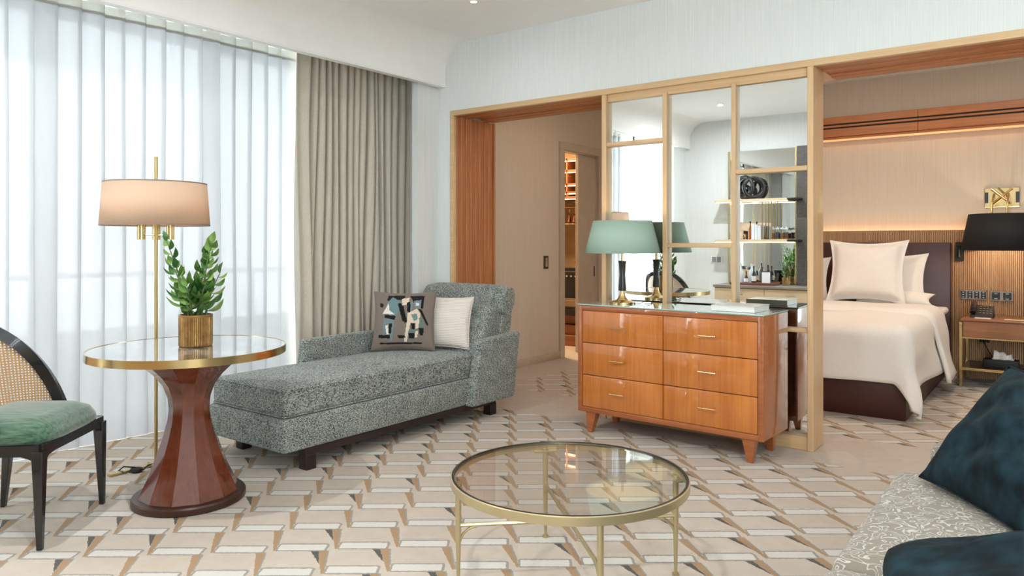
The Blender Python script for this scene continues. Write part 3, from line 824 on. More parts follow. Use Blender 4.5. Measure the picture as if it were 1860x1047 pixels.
def back_top(phi):
    s = abs(phi) / FM
    return .89 - .42 * (max(0, s - .25) / .75) ** 1.7
N = 40; rings = []
for k in range(N + 1):
    phi = -FM + 2 * FM * k / N; z = back_top(phi); p = back_pt(phi, z)
    tn = (back_pt(min(FM, phi + .03), back_top(min(FM, phi + .03))) - back_pt(max(-FM, phi - .03), back_top(max(-FM, phi - .03)))).normalized()
    out_ = Vector((sin(phi), -cos(phi), 0)); out_ = (out_ - tn * out_.dot(tn)).normalized(); dn = tn.cross(out_).normalized()
    rings.append([p + out_ * a_ + dn * c_ for a_, c_ in ((-.013, -.024), (.013, -.024), (.016, 0), (.013, .024), (-.013, .024))])
b = MB(); b.ring_loft(rings); b.build('back_frame', M_black, cc, ang=40)
def cane_mat():
    t = NT('woven_cane'); tc = t.node('ShaderNodeUVMap'); 
    v = t.node('ShaderNodeTexVoronoi', feature='F1', distance='EUCLIDEAN'); v.inputs['Randomness'].default_value = 0.0; v.inputs['Scale'].default_value = 1.0
    t.link(tc.outputs[0], v.inputs['Vector'])
    hole = t.math('LESS_THAN', v.outputs['Distance'], .27)
    nz = t.noise(tc.outputs[0], 3, 2)
    t.set(t.ramp(nz, [(.3, rgb(184, 138, 88)), (.7, rgb(216, 174, 124))]), .55)
    tr = t.node('ShaderNodeBsdfTransparent'); mx = t.node('ShaderNodeMixShader')
    t.link(hole, mx.inputs[0]); t.link(t.b.outputs[0], mx.inputs[1]); t.link(tr.outputs[0], mx.inputs[2]); t.link(mx.outputs[0], t.out.inputs[0]); return t.m
b = MB(); uvs = {}
uvl = b.bm.loops.layers.uv.new('UVMap')
NP, NZ = 48, 14
G = []
for i in range(NP + 1):
    phi = -FM * .97 + 2 * FM * .97 * i / NP; zt = back_top(phi) - .012; row = []
    for j in range(NZ + 1):
        z = min(.43, zt - .002) + (zt - min(.43, zt - .002)) * j / NZ; p = back_pt(phi, z); vtx = b.bm.verts.new(p); uvs[vtx] = (phi * .25 / .0125, z / .0125); row.append(vtx)
    G.append(row)
for i in range(NP):
    for j in range(NZ):
        f = b.bm.faces.new((G[i][j], G[i + 1][j], G[i + 1][j + 1], G[i][j + 1]))
        for l in f.loops: l[uvl].uv = uvs[l.vert]
b.build('cane_panel', cane_mat(), cc, ang=180)

# ------------------------------------------------------------------ glass coffee table
ct = thing('coffee_table', 'round clear glass coffee table on slim pale brass legs', 'table', (-1.48, 2.33, 0))
R_ = .442
b = MB(); b.lathe([(.001, .392), (R_ - .010, .392), (R_ - .010, .3995), (.001, .3995)], 96, cap=False); b.build('glass_top', thin_glass('coffee_glass', (.985, .99, .985, 1)), ct, ang=30)
b = MB()
ringp = [(R_ - .012, .372), (R_, .372), (R_, .400), (R_ - .004, .403)]
b.lathe(ringp, 96, cap=False); b.lathe([(R_ - .012, .390), (R_ - .012, .372)], 96, cap=False); b.build('ring', M_gold_l, ct, ang=40)
b = MB(); b.lathe([(R_ - .014, .400), (R_ - .013, .4035), (R_ - .004, .4035), (R_ - .003, .400)], 96, cap=False); b.build('gasket', plain('dark_bronze', rgb(46, 42, 38), .35, .4), ct)
for sx in (-1, 1):
    for sy in (-1, 1):
        x, y = sx * .300, sy * .285
        b = MB(); b.tube([(x, y, 0), (x, y, .006), (x, y, .0061), (x, y, .2), (x, y, .38)], [.014, .014, .006, .0105, .0115], 12); b.build('leg', M_gold_l, ct)
        b = MB(); b.box(x - .05, x + .05, y - .014, y + .014, .366, .374, .001, 1, None); b.xf(Matrix.Translation((x, y, 0)) @ Matrix.Rotation(math.atan2(y, x) + pi / 2, 4, 'Z') @ Matrix.Translation((-x, -y, 0))); b.build('mount_plate', M_gold_l, ct)
        d = Vector((-x, -y, 0)).normalized()
        pts = [Vector((x, y, .135)) + d * (.07 * (1 - cos(a))) + Vector((0, 0, .085 * sin(a))) for a in [pi / 2 * k / 6 for k in range(7)]]
        b = MB(); b.tube(pts, .0055, 8); b.build('bracket', M_gold_l, ct)
for sy in (-1, 1):
    b = MB(); b.tube([(-.300, -.285 * sy, .226), (.300, .285 * sy, .226)], .0075, 10); b.build('stretcher', M_gold_l, ct)

# ------------------------------------------------------------------ dresser
dz = thing('dresser', 'glossy cherry six-drawer dresser with a glass top against the mirror screen', 'dresser', (-1.985, 4.205, 0), radians(-2.3))
hw, dp = .632, .405
b = MB()
b.box(-hw, -hw + .034, 0, dp, .135, .848, .005, 2); b.box(hw - .034, hw, 0, dp, .135, .848, .005, 2)
b.box(-hw + .01, hw - .01, .002, dp, .815, .848, .004, 2); b.box(-hw + .01, hw - .01, .002, dp, .135, .170, .004, 2)
b.box(-hw + .03, hw - .03, .03, dp, .16, .83)
b.build('carcass', M_dresserx, dz)
b = MB(); b.box(-hw - .003, hw + .003, -.003, dp, .849, .857, .0015, 1)
gt = b.build('glass_top', [M_reflectglass, M_glass_edge], dz, smooth=False)
for p in gt.data.polygons:
    if abs(p.normal.z) < .5: p.material_index = 1
wd = (2 * hw - .068 - .006) / 2; hd = (.815 - .170 - .012) / 3
for cidx in range(2):
    for r in range(3):
        x0 = -hw + .036 + cidx * (wd + .003); z0 = .172 + r * (hd + .004)
        b = MB(); b.box(x0, x0 + wd - .002, .004, .034, z0, z0 + hd, .004, 2); dw = b.build('drawer', M_dresser, dz)
        cx = x0 + wd / 2 + (-.02 if cidx == 0 else -.0); cz = z0 + hd / 2 + .005
        b = MB(); b.tube([(cx - .055, -.022, cz), (cx + .055, -.022, cz)], .0042, 8); b.tube([(cx - .042, .006, cz), (cx - .042, -.022, cz)], .003, 6); b.tube([(cx + .042, .006, cz), (cx + .042, -.022, cz)], .003, 6); b.build('handle', M_brass, dw)
for sx in (-1, 1):
    for y0, dy in ((.045, -.015), (dp - .06, .01)):
        b = MB(); b.frust((sx * (hw - .085), y0 + dy, 0), (sx * (hw - .095), y0, .14), .034, .034, .080, .066)
        bmesh.ops.bevel(b.bm, geom=list(b.bm.edges), offset=.003, segments=1, affect='EDGES'); b.build('leg', M_dresserx, dz)

# table lamp on the dresser
tl = thing('table_lamp', 'table lamp with a pale green shade and black waisted stem on the dresser', 'lamp', (-2.386, 4.43, .858))
b = MB(); b.lathe([(.086, 0), (.086, .010), (.070, .016), (.040, .024), (.024, .045), (.016, .075), (.016, .085)], 40); b.build('base', M_brass, tl)
b = MB(); b.lathe([(.026, .085), (.027, .10), (.020, .19), (.0245, .27), (.028, .285), (.028, .288), (.004, .288)], 32); b.build('stem', M_black, tl)
b = MB(); b.lathe([(.009, .288), (.009, .36)], 16); b.lathe([(.016, .36), (.016, .42)], 16); b.build('neck', M_brass, tl)
M_gshade = shade_mat('green_shade', rgb(178, 202, 186), .10)
b = MB(); b.lathe([(.2525, .340), (.197, .557)], 64, cap=False); b.build('lamp_shade', M_gshade, tl, solid=.003)
b = MB()
for k in range(3):
    a = 2 * pi * k / 3; b.tube([(0, 0, .5), (.2 * cos(a), .2 * sin(a), .545)], .0025, 6)
b.build('shade_spider', M_brass_s, tl)
M_diff = shade_mat('lamp_diffuser', rgb(250, 236, 214), .7)
b = MB(); b.lathe([(.012, .352), (.246, .352)], 64, cap=False); b.build('diffuser', M_diff, tl)
b = MB(); b.lathe([(.010, .42), (.026, .455), (.026, .475), (.002, .50)], 16); b.build('bulb', bulb_mat('lamp_bulb', (1, .85, .62, 1), 4), tl)
lamp('table_lamp_light', 'POINT', (0, 0, .45), 2.6, (1, .78, .5), .03, parent=tl)
b = MB(); b.tube([(.07, -.02, .006), (.11, -.05, .004), (.13, .0, .004), (.16, .02, .02), (.18, -.03, .006), (.20, .03, .004), (.16, .12, .004), (.12, .19, .004)], .0028, 6); b.build('cord', M_blackmat, tl)

# book on the dresser
bk = thing('book', 'large white hardback book lying on the glass dresser top', 'book', (-1.565, 4.265, .858), radians(-2))
b = MB(); b.box(-.135, .135, 0, .25, 0, .004, .001, 1); b.box(-.135, .135, 0, .25, .032, .036, .001, 1); b.box(-.135, -.131, 0, .25, 0, .036, .001, 1); b.build('cover', plain('book_cover', rgb(226, 226, 226), .35, var=.02, coat=.3), bk)
b = MB(); b.box(-.131, .130, .004, .246, .004, .032); b.build('pages', plain('paper', rgb(236, 234, 228), .8, var=.03, scale=200), bk)

# ------------------------------------------------------------------ sofa with cushions
def squiggle():
    t = NT('vermicelli_weave'); v = t.coord()
    n = t.noise(v, 24, 0.0, .4, .9)
    s = t.math('SINE', t.math('MULTIPLY', n, 30))
    line = t.math('SMOOTH_MIN', 1.0, t.math('MULTIPLY', t.math('MAXIMUM', t.math('SUBTRACT', s, .62), 0), 4.5), .1)
    f = t.noise(v, 500, 2)
    c0 = t.mix(f, rgb(122, 114, 102), rgb(146, 138, 124))
    t.set(t.mix(line, c0, rgb(196, 190, 178)), .85, sheen=.2); t.bump(line, .6, .006); return t.m
M_squig = squiggle()
so = thing('sofa', 'sofa upholstered in pale squiggle-patterned fabric at the right edge', 'sofa', (0, 2.0, 0))
b = MB(); b.box(-.44, .42, .98, 3.02, .12, .32, .03, 3); P(b, 'base', M_squig, so)
for y0, y1 in ((1.0, 1.99), (2.0, 2.96)):
    P(crowned(-.485, .25, y0, y1, .315, .452, .045, .03), 'seat_cushion', M_squig, so)
b = MB(); b.box(.20, .44, .98, 3.02, .3, .80, .07, 4); P(b, 'backrest', M_squig, so)
b = MB(); b.box(-.38, .42, 2.965, 3.09, .12, .555, .05, 4); P(b, 'arm', M_squig, so)
for x in (-.38, .36):
    for y in (1.05, 2.95):
        b = MB(); b.frust((x, y, 0), (x, y, .13), .03, .03, .045, .045); P(b, 'leg', M_dkwood, so)
def place_pts(A, B, T):
    """cushion with bottom corners A (left) and B (right) and the top left corner T"""
    A, B, T = Vector(A), Vector(B), Vector(T)
    x = (B - A).normalized(); z = (T - A); z = (z - x * z.dot(x)).normalized(); y = z.cross(x)
    return Matrix.Translation((A + B) / 2) @ Matrix((x, y, z)).transposed().to_4x4()
tp = thing('teal_cushion', 'large dark teal velvet cushion leaning upright on the sofa', 'cushion')
tp.matrix_world = place_pts((-.375, 2.76, .488), (-.03, 2.27, .488), (-.19, 2.98, .84))
pillow_mb(.62, .47, .18, 32, .06, wr=.02, seed=4).build('cover', M_teal, tp, ang=180)
pillow_edge(.62, .47, .06, .0035).build('piping', M_teal, tp)
t2 = thing('teal_bolster', 'dark teal velvet cushion lying flat at the lower right corner', 'cushion')
t2.matrix_world = Matrix.Translation((-.36, 1.62, .555)) @ Matrix.Rotation(radians(42), 4, 'Z') @ Matrix.Rotation(-pi / 2 + .18, 4, 'X')
t2.matrix_world = place_pts((-.36, 1.83, .585), (.16, 2.02, .585), (-.18, 1.35, .585))
pillow_mb(.56, .56, .21, 32, .0, wr=.02, seed=9, rnd=.55).build('cover', M_teal, t2, ang=180)

# ------------------------------------------------------------------ bedroom wall: ribbed panelling, air rail, lamps
pn = thing('ribbed_wall_panel', 'ribbed oak wall panelling behind the bed and nightstand', 'wall panel', (-.4, 8.2, 0))
def ribs(x0, x1, y, z0, z1, pitch=.0155):
    b = MB(); n = int((x1 - x0) / pitch); prof_ = []
    for k in range(n):
        xa = x0 + k * pitch
        prof_ += [(xa, y + .006), (xa + .003, y), (xa + pitch - .005, y), (xa + pitch - .002, y + .006)]
    prof_.append((x1, y + .006))
    v0 = [b.bm.verts.new((x, yy, z0)) for x, yy in prof_]; v1 = [b.bm.verts.new((x, yy, z1)) for x, yy in prof_]
    for i in range(len(prof_) - 1): b.bm.faces.new((v0[i], v0[i + 1], v1[i + 1], v1[i]))
    b.box(x0, x1, y + .006, y + .03, z0, z1)
    return b
P(ribs(-3.6, -.84, 8.12, 0, 1.385), 'ribbed_board', M_rib, pn, ang=20)
P(ribs(-.8400, 1.6, 8.12, 0, 1.385), 'ribbed_board', M_rib, pn, ang=20)
b = MB(); b.box(-3.6, 1.6, 8.118, 8.135, 1.385, 1.392); P(b, 'top_cap', M_rib, pn)
b = MB(); b.box(-3.6, 1.6, 8.16, 8.185, 1.35, 1.358); P(b, 'glow_strip', led('bed_led', 1.5, (1, .80, .52, 1)), pn)
lamp('headboard_strip_light', 'AREA', (.3, -.04, 1.33), 9, (1, .84, .62), 4.0, .02, rot=(pi, 0, 0), parent=pn)

rl = thing('air_vent_rail', 'amber wood rail with two black air slots high on the bedroom wall', 'air vent', (-.4, 8.1, 2.34))
for z0, z1, y0, m in ((2.49, 2.56, 8.03, M_elmx), (2.455, 2.475, 8.03, M_elmx), (2.36, 2.44, 8.03, M_elmx), (2.335, 2.36, 8.06, M_elmx)):
    for xa, xb in ((-3.6, -1.12), (-1.118, 1.6)):
        b = MB(); b.box(xa, xb, y0, 8.2, z0, z1, .003, 1); P(b, 'board', m, rl)
b = MB(); b.box(-3.6, 1.6, 8.05, 8.2, 2.44, 2.49); P(b, 'slot', M_blackmat, rl)
b = MB(); b.box(-3.6, 1.6, 8.065, 8.16, 2.327, 2.334); P(b, 'glow_strip', led('rail_underside_glow', .30, (1, .50, .22, 1)), rl)  # glowing band paints the lit underside of the rail, no lamp there

# ------------------------------------------------------------------ bed
bed = thing('bed', 'wide bed with an oxblood leather base and white bedding', 'bed', (-1.8, 6.9, 0))
BX0, BX1, BY0, BY1 = -2.78, -.885, 5.83, 8.02
b = MB(); b.box(BX0, BX1, BY0, BY1, .0, .36, .012, 2); P(b, 'base', M_leather, bed)
for xs in (-2.15, -1.52):
    b = MB(); b.box(xs - .003, xs + .003, BY0 - .003, BY0 + .01, .0, .35); P(b, 'base_seam', plain('seam', rgb(48, 22, 22), .5), bed)
b = MB(); b.box(BX0 + .02, BX1 - .01, BY0 + .02, BY1, .36, .60, .06, 4); P(b, 'mattress', M_linen, bed)
b = MB(); b.box(BX0 - .1, -.845, 8.03, 8.118, 0, 1.272, .012, 2); P(b, 'headboard', M_leather, bed)
def drape_cloth(xL, xR, yF, yK, ztop, ovx, ovy, nx, ny, thick, r=.07, wr=.012, seed=0, flare=.05, xlim=None):
    """cloth lying on a block top, hanging over the right side (ovx) and the front (ovy)"""
    b = MB()
    def fn(u, v):
        sx = (xR - xL) + ovx; sy = (yK - yF) + ovy
        x = xL + u * sx; y = yF - ovy + v * sy
        ox = max(0.0, x - (xR - r)); oy = max(0.0, (yF + r) - y)
        h = hypot(ox, oy)
        bx = min(x, xR - r); by = max(y, yF + r)
        if h > 1e-6:
            dx, dy = ox / h, -oy / h
            q = r * pi / 2
            if h < q: out_ = r * sin(h / r); dn = r * (1 - cos(h / r))
            else: out_ = r + (h - q) * flare * (1 + 1.2 * (2 * abs(dx * dy)) ** 2) ; dn = r + (h - q)
            px = bx + dx * out_; py = by + dy * out_; pz = ztop - dn
        else: px, py, pz, dn = bx, by, ztop, 0
        w_ = wr * (sin(7 * x + 3 * y + seed) * .5 + sin(13 * x - 5 * y + 2 * seed) * .3 + sin(4 * y - 9 * x + seed * 3) * .4)
        if dn > r: 
            k = min(1, (dn - r) / .15)
            px += w_ * 1.6 * k * (1 if ox > oy else .2); py += -w_ * 1.6 * k * (1 if oy >= ox else .2)
        else: pz += w_ * .6
        return (px, py, max(.03, pz))
    b.grid(fn, nx, ny); return b
P(drape_cloth(BX0, BX1 + .03, BY0 - .035, 7.30, .665, .42, .35, 70, 64, .02, r=.11, wr=.024, seed=2, flare=.07), 'duvet', M_linen, bed, ang=180, solid=.03)
P(drape_cloth(BX0, BX1 + .06, 6.3, 7.55, .70, .50, 0, 60, 36, .02, r=.11, wr=.014, seed=5, flare=.20).xf(Matrix.Translation((0, 0, 0))) if False else drape_cloth(BX0, BX1 + .045, 6.85, 7.45, .70, .52, 0, 60, 24, .02, r=.11, wr=.012, seed=5, flare=.20), 'duvet_turnback', M_linen, bed, ang=180, solid=.035)
b = MB(); b.box(BX0 + .01, BX1 + .03, 7.3, 8.0, .60, .665, .03, 3); P(b, 'sheet', M_linen, bed)
def bedpillow(label, loc, w_, h_, lean, yaw=0, fl=.08, seed=1, t_=.2):
    o = thing('bed_pillow', label, 'pillow', group='pillows on the bed')
    o.matrix_world = Matrix.Translation(loc) @ Matrix.Rotation(yaw, 4, 'Z') @ Matrix.Rotation(-lean, 4, 'X')
    pillow_mb(w_, h_, t_, 36, .13, flange=fl, wr=.006, seed=seed).build('pillow_case', M_linen, o, ang=180)
bedpillow('large white square pillow with a flat border, foremost on the bed', (-1.49, 7.52, .70), .70, .62, .28, 0, .10, 1, .2)
bedpillow('white pillow standing behind the square one at its right', (-1.32, 7.80, .68), .62, .50, .2, -.05, .06, 2, .16)
bedpillow('white pillow behind the square one near the oak post', (-2.15, 7.66, .68), .62, .46, .25, .08, .06, 3, .16)
bedpillow('low white pillow lying at the headboard beside the bed edge', (-1.27, 7.62, .70), .66, .20, 1.1, 0, .0, 4, .14)

# ------------------------------------------------------------------ nightstand and what stands on it
M_walnut = wood('honey_walnut', rgb(132, 82, 50), rgb(170, 112, 72), 'X', .35, coat=.4)
ns = thing('nightstand', 'brown wooden nightstand on a gold metal frame beside the bed', 'nightstand', (-.43, 7.8, 0))
b = MB(); b.box(-.715, -.13, 7.53, 8.11, .583, .602, .004, 2); P(b, 'top', M_walnut, ns)
b = MB(); b.box(-.70, -.145, 7.56, 8.10, .44, .583); P(b, 'case', M_walnut, ns)
b = MB(); b.box(-.70, -.145, 7.545, 7.562, .442, .580, .003, 1); d_ = P(b, 'drawer', M_walnut, ns)
b = MB(); b.tube([(-.52, 7.525, .505), (-.36, 7.525, .505)], .005, 8); b.tube([(-.49, 7.525, .505), (-.49, 7.55, .505)], .003, 6); b.tube([(-.39, 7.525, .505), (-.39, 7.55, .505)], .003, 6); o = b.build('handle', M_brass, d_)
b = MB(); b.box(-.71, -.135, 7.54, 7.56, .428, .442, .002, 1); P(b, 'front_rail', M_brass, ns)
for x in (-.718, -.127):
    for y in (7.55, 8.08):
        b = MB(); b.box(x - .011, x + .011, y - .011, y + .011, 0, .565, .002, 1); b.box(x - .014, x + .014, y - .014, y + .014, .545, .57, .002, 1); P(b, 'leg', M_brass, ns)
b = MB(); b.box(-.735, -.11, 7.54, 7.56, .15, .172, .002, 1); b.box(-.729, -.707, 7.53, 8.1, .15, .172, .002, 1); b.box(-.138, -.116, 7.53, 8.1, .15, .172, .002, 1); P(b, 'shelf_frame', M_brass, ns)
b = MB(); b.box(-.71, -.13, 7.56, 8.08, .152, .168, .002, 1); P(b, 'shelf', M_dkwood, ns)
tb = thing('tissue_box', 'dark leather tissue box on the nightstand shelf', 'tissue box', (-.42, 7.75, .168))
b = MB(); b.box(-.14, .12, -.07, .07, 0, .075, .006, 2); b.build('box', M_blackmat, tb)
b = MB()
b.grid(lambda u, v: (.085 * (1 - .12 * sin(9 * u * pi)) * (2 * u - 1), (.035 * cos(pi * v)) * (1 + .3 * sin(14 * u)), .07 + (.075 + .02 * sin(6 * u + 1) + .012 * sin(15 * u)) * sin(pi * v) * (1 - abs(2 * u - 1) ** 4)), 26, 12)
b.build('tissue', plain('tissue', rgb(238, 236, 232), .9, var=.02), tb, ang=180)
ph = thing('telephone', 'black desk telephone on the nightstand', 'telephone', (-.575, 7.78, .602))
b = MB(); b.poly([(-.09, -.08, 0), (.09, -.08, 0), (.09, .08, 0), (-.09, .08, 0)], [(-.085, -.07, .022), (.085, -.07, .022), (.085, .07, .10), (-.085, .07, .10)]); b.build('body', M_blackmat, ph)
b = MB(); b.tube([(-.065, -.075, .045), (-.065, -.06, .062), (-.065, .06, .118), (-.065, .075, .115)], .024, 10); b.build('handset', M_black, ph)
for r in range(4):
    for c_ in range(4):
        b = MB(); y = -.04 + r * .03; b.box(-.02 + c_ * .026, -.004 + c_ * .026, y - .008, y + .008, .022 + (y + .07) / .14 * .078, .027 + (y + .07) / .14 * .078, .001, 1); b.build('key', plain('key_%d%d' % (r, c_), rgb(170, 150, 120), .4), ph)
nt = MB(); nt.box(-.62, -.50, 7.60, 7.68, .602, .608, .001, 1); tag(nt.build('notepad', plain('notepad', rgb(226, 214, 196), .8)), 'cream notepad in front of the telephone', 'notepad')
nt = MB(); nt.box(-.40, -.23, 7.60, 7.64, .602, .609, .001, 1); tag(nt.build('card', plain('card', rgb(228, 210, 180), .8)), 'narrow cream card on the nightstand right of the telephone', 'card')
def panel(name, label, x0, x1, z0, z1, n, cat, keys):
    t = thing(name, label, cat, ((x0 + x1) / 2, 8.12, (z0 + z1) / 2)); w_ = (x1 - x0) / 2; h_ = (z1 - z0) / 2
    b = MB(); b.box(-w_, w_, -.014, 0, -h_, h_, .003, 1); b.build('plate', plain('pewter', rgb(146, 138, 128), .35, .7), t)
    s = 2 * w_ / n
    for k in range(n):
        cx = -w_ + s * (k + .5)
        b = MB(); b.box(cx - s * .36, cx + s * .36, -.018, -.013, -h_ * .72, h_ * .72, .002, 1); m = b.build('insert', M_black, t)
        for j in range(keys):
            z = -h_ * .5 + h_ * (j / max(1, keys - 1)); b = MB(); b.box(cx - s * .14, cx + s * .14, -.0195, -.0175, z - .004, z + .004); b.build('mark', plain('pale_mark', rgb(170, 180, 190), .4), m)
panel('switch_panel', 'pewter switch plate with four black keypads above the telephone', -.777, -.562, .735, .825, 4, 'switch', 3)
panel('socket_panel', 'pewter double socket plate right of the four-key switch plate', -.537, -.360, .730, .822, 2, 'socket', 2)
sk = MB(); sk.box(-.62, -.54, 8.108, 8.12, .34, .42, .003, 1); tag(sk.build('wall_socket', M_blackmat), 'black wall socket under the nightstand', 'socket')
cb = MB(); cb.tube([(-.60, 8.105, .38), (-.56, 8.05, .30), (-.50, 7.98, .20), (-.47, 7.9, .17)], .004, 6); tag(cb.build('power_cord', M_blackmat), 'black cord hanging from the socket behind the nightstand', 'cord')
rdl = thing('reading_light', 'black rectangular reading light mounted beside the headboard', 'lamp', (-.782, 8.12, 1.185))
b = MB(); b.box(-.034, .034, -.02, 0, -.09, .09, .004, 1); b.build('plate', M_blackmat, rdl)
b = MB(); b.tube([(0, -.03, -.055), (0, -.03, .055)], .013, 12); b.build('spot', M_black, rdl)
wl = thing('wall_sconce', 'brass wall sconce with a wide black shade above the nightstand', 'lamp', (-.45, 8.2, 1.69))
b = MB(); b.box(-.135, .135, -.02, 0, -.09, .09, .003, 1); b.build('plate', M_brass, wl)
b = MB(); b.tube([(-.08, -.03, .08), (.07, -.05, -.06)], .012, 10); b.tube([(.08, -.03, .08), (-.07, -.05, -.06)], .012, 10); b.tube([(-.03, -.04, .09), (.05, -.04, .0)], .009, 8); b.build('knot', M_brass, wl)
for x in (-.12, .12):
    b = MB(); b.box(x - .014, x + .014, -.024, -.019, -.05, .05); b.build('inlay', M_black, wl)
for x in (-.06, .055):
    b = MB(); b.tube([(x, -.05, .03), (x, -.30, -.06), (x, -.34, -.14), (x, -.35, -.40)], .009, 10); b.build('arm', M_brass_s, wl)
M_bshade = plain('black_shade', rgb(20, 20, 22), .8, var=.15)
b = MB(); b.lathe([(.325, -.49), (.265, -.165)], 64, (.03, -.36, 0), cap=False); b.build('lamp_shade', M_bshade, wl, solid=.004)
for z in (-.36, ):
    b = MB(); b.lathe([(.01, z - .04), (.03, z), (.03, z + .02), (.01, z + .06)], 16, (0, -.35, 0)); b.build('bulb', bulb_mat('sconce_bulb', (1, .75, .45, 1), 4), wl)
lamp('sconce_light', 'POINT', (0, -.35, -.42), 3, (1, .78, .56), .03, parent=wl)

# ------------------------------------------------------------------ hall: switch, closet door and closet
sw = thing('hall_switch', 'small bronze rocker switch on the hall wall', 'switch', (-4.43, 6.51, 1.06))
b = MB(); b.box(0, .010, -.042, .042, -.07, .07, .003, 1); b.build('plate', plain('bronze', rgb(104, 78, 58), .4, .6), sw)
b = MB(); b.box(.010, .016, -.018, .018, -.048, .048, .002, 1); b.build('rocker', plain('bronze_light', rgb(190, 168, 140), .4, .4), sw)
M_taupe = plain('taupe_lacquer', rgb(196, 182, 164), .45)
cs = thing('door_1', 'taupe casing of the closet doorway in the hall', 'door casing'); cs['kind'] = 'structure'
for bx in ((-4.44, -4.405, 6.767, 6.856, 0, 2.30), (-4.44, -4.405, 7.62, 7.70, 0, 2.30), (-4.44, -4.405, 6.767, 7.70, 2.30, 2.385)):
    part('casing', M_taupe, cs, bx)
part('jamb', M_taupe, cs, (-4.53, -4.43, 6.84, 6.856, 0, 2.31), (-4.53, -4.43, 7.62, 7.64, 0, 2.31), (-4.53, -4.43, 6.856, 7.62, 2.29, 2.31))
dl = thing('sliding_door', 'half-open taupe sliding door of the closet', 'door', (-4.485, 7.42, 0))
b = MB(); b.box(-.02, .02, -.19, .2, .01, 2.29, .003, 1); b.build('leaf', M_taupe, dl)
b = MB(); b.box(.018, .026, -.185, -.10, .01, 2.29, .003, 1); b.build('edge_stile', M_taupe, dl)
b = MB(); b.box(.018, .024, .155, .175, .87, .99, .002, 1); b.build('handle', plain('dark_pull', rgb(70, 52, 40), .4, .5), dl)

wr_ = thing('wardrobe', 'open walnut wardrobe with lit shelves inside the closet', 'wardrobe', (-5.1, 7.95, 0))
CX0, CX1, CY = -5.75, -4.56, 7.66
M_ward = wood('wardrobe_walnut', rgb(120, 72, 44), rgb(160, 104, 66), 'X', .4)
b = MB(); b.box(CX0, CX1, 8.16, 8.19, 0, 2.7); P(b, 'back', plain('suede_back', rgb(186, 158, 122), .8), wr_)
for z in (2.31, 2.17, 2.0, 1.90, 1.84): 
    b = MB(); b.box(CX0, CX1, CY, 8.16, z - .022, z, .002, 1); P(b, 'shelf', M_ward, wr_)
for z in (2.285, 2.145, 1.98, 1.88, 1.815):
    b = MB(); b.box(CX0, CX1, CY + .006, CY + .02, z - .012, z - .004); P(b, 'led_strip', led('closet_led_%d' % int(z * 1000), 3.2, (1, .74, .44, 1)), wr_)
for x in (-4.90, -4.60, -5.3):
    b = MB(); b.box(x - .012, x + .012, CY, 8.16, 1.84 if x == -4.9 else 0, 2.31, .002, 1); P(b, 'divider', M_ward, wr_)
b = MB(); b.tube([(CX0, 7.86, 1.72), (CX1, 7.86, 1.72)], .012, 10); P(b, 'hanging_rail', M_brass, wr_)
b = MB(); b.tube([(CX0, 7.70, 1.50), (CX1, 7.70, 1.50)], .008, 8); P(b, 'lower_rail', M_brass_s, wr_)
for z in (1.28, 1.02):
    b = MB(); b.box(-4.82, -4.62, 7.72, 8.16, z, z + .02); P(b, 'side_shelf', M_ward, wr_)
b = MB(); b.box(CX0, CX1, CY - .02, CY + .02, .92, .965, .004, 1); P(b, 'trouser_bar', M_blackmat, wr_)
for k, (z0, z1, yo) in enumerate(((.0, .13, -.02), (.135, .25, .06), (.255, .36, .14))):
    b = MB(); b.box(CX0, CX1, CY + yo, 8.1, z0, z1, .004, 1); P(b, 'drawer', M_ward, wr_)
b = MB(); b.box(CX0, CX1, CY, CY + .3, .375, .455, .004, 1); P(b, 'dark_box', M_blackmat, wr_)
b = MB(); b.tube([(CX0, CY, .56), (CX1, CY, .56)], .006, 8); P(b, 'shoe_rail', M_brass, wr_)
lamp('closet_light', 'AREA', (-.1, -.75, 2.6), 30, (1, .72, .44), .9, .25, parent=wr_)
M_hang = wood('hanger_wood', rgb(86, 44, 30), rgb(130, 74, 48), 'X', .3, coat=.5)
hn0 = None
for k in range(5):
    t = thing('clothes_hanger', ('leftmost', 'second from left', 'middle', 'second from right', 'rightmost')[k] + ' of the dark wooden hangers on the closet rail', 'hanger', (-4.98 + k * .075, 7.86, 1.72), .5, 'clothes hangers in the closet')
    b = MB(); b.tube([(0, -.2, -.20), (0, -.12, -.13), (0, 0, -.09), (0, .12, -.13), (0, .2, -.20)], .013, 8); b.tube([(0, -.19, -.19), (0, .19, -.19)], .008, 6); b.build('shoulders', M_hang, t)
    b = MB(); b.tube([(0, 0, -.085), (0, 0, -.03), (0, .018, -.005), (0, .0, .014), (0, -.016, .0)], .003, 6); b.build('hook', M_brass, t)
for k in range(4):
    t = thing('hanging_bag', ('leftmost', 'second from left', 'third from left', 'rightmost')[k] + ' of the black studded bags hanging in the closet', 'bag', (-4.94 + k * .062, CY - .015, .86), .1, 'black bags in the closet')
    b = MB(); b.ring_loft([[(.029 * sx, .035 * sy + .02, z) for sx, sy in ((-1, -1), (1, -1), (1.05, 1), (-1.05, 1))] for z in (-.27, -.25, -.05, .05)]); b.build('body', M_blackmat, t)
    b = MB(); b.tube([(0, -.016, .0), (0, -.024, .0)], .010, 12); b.build('stud', plain('pearl_stud', rgb(220, 200, 180), .3), t)

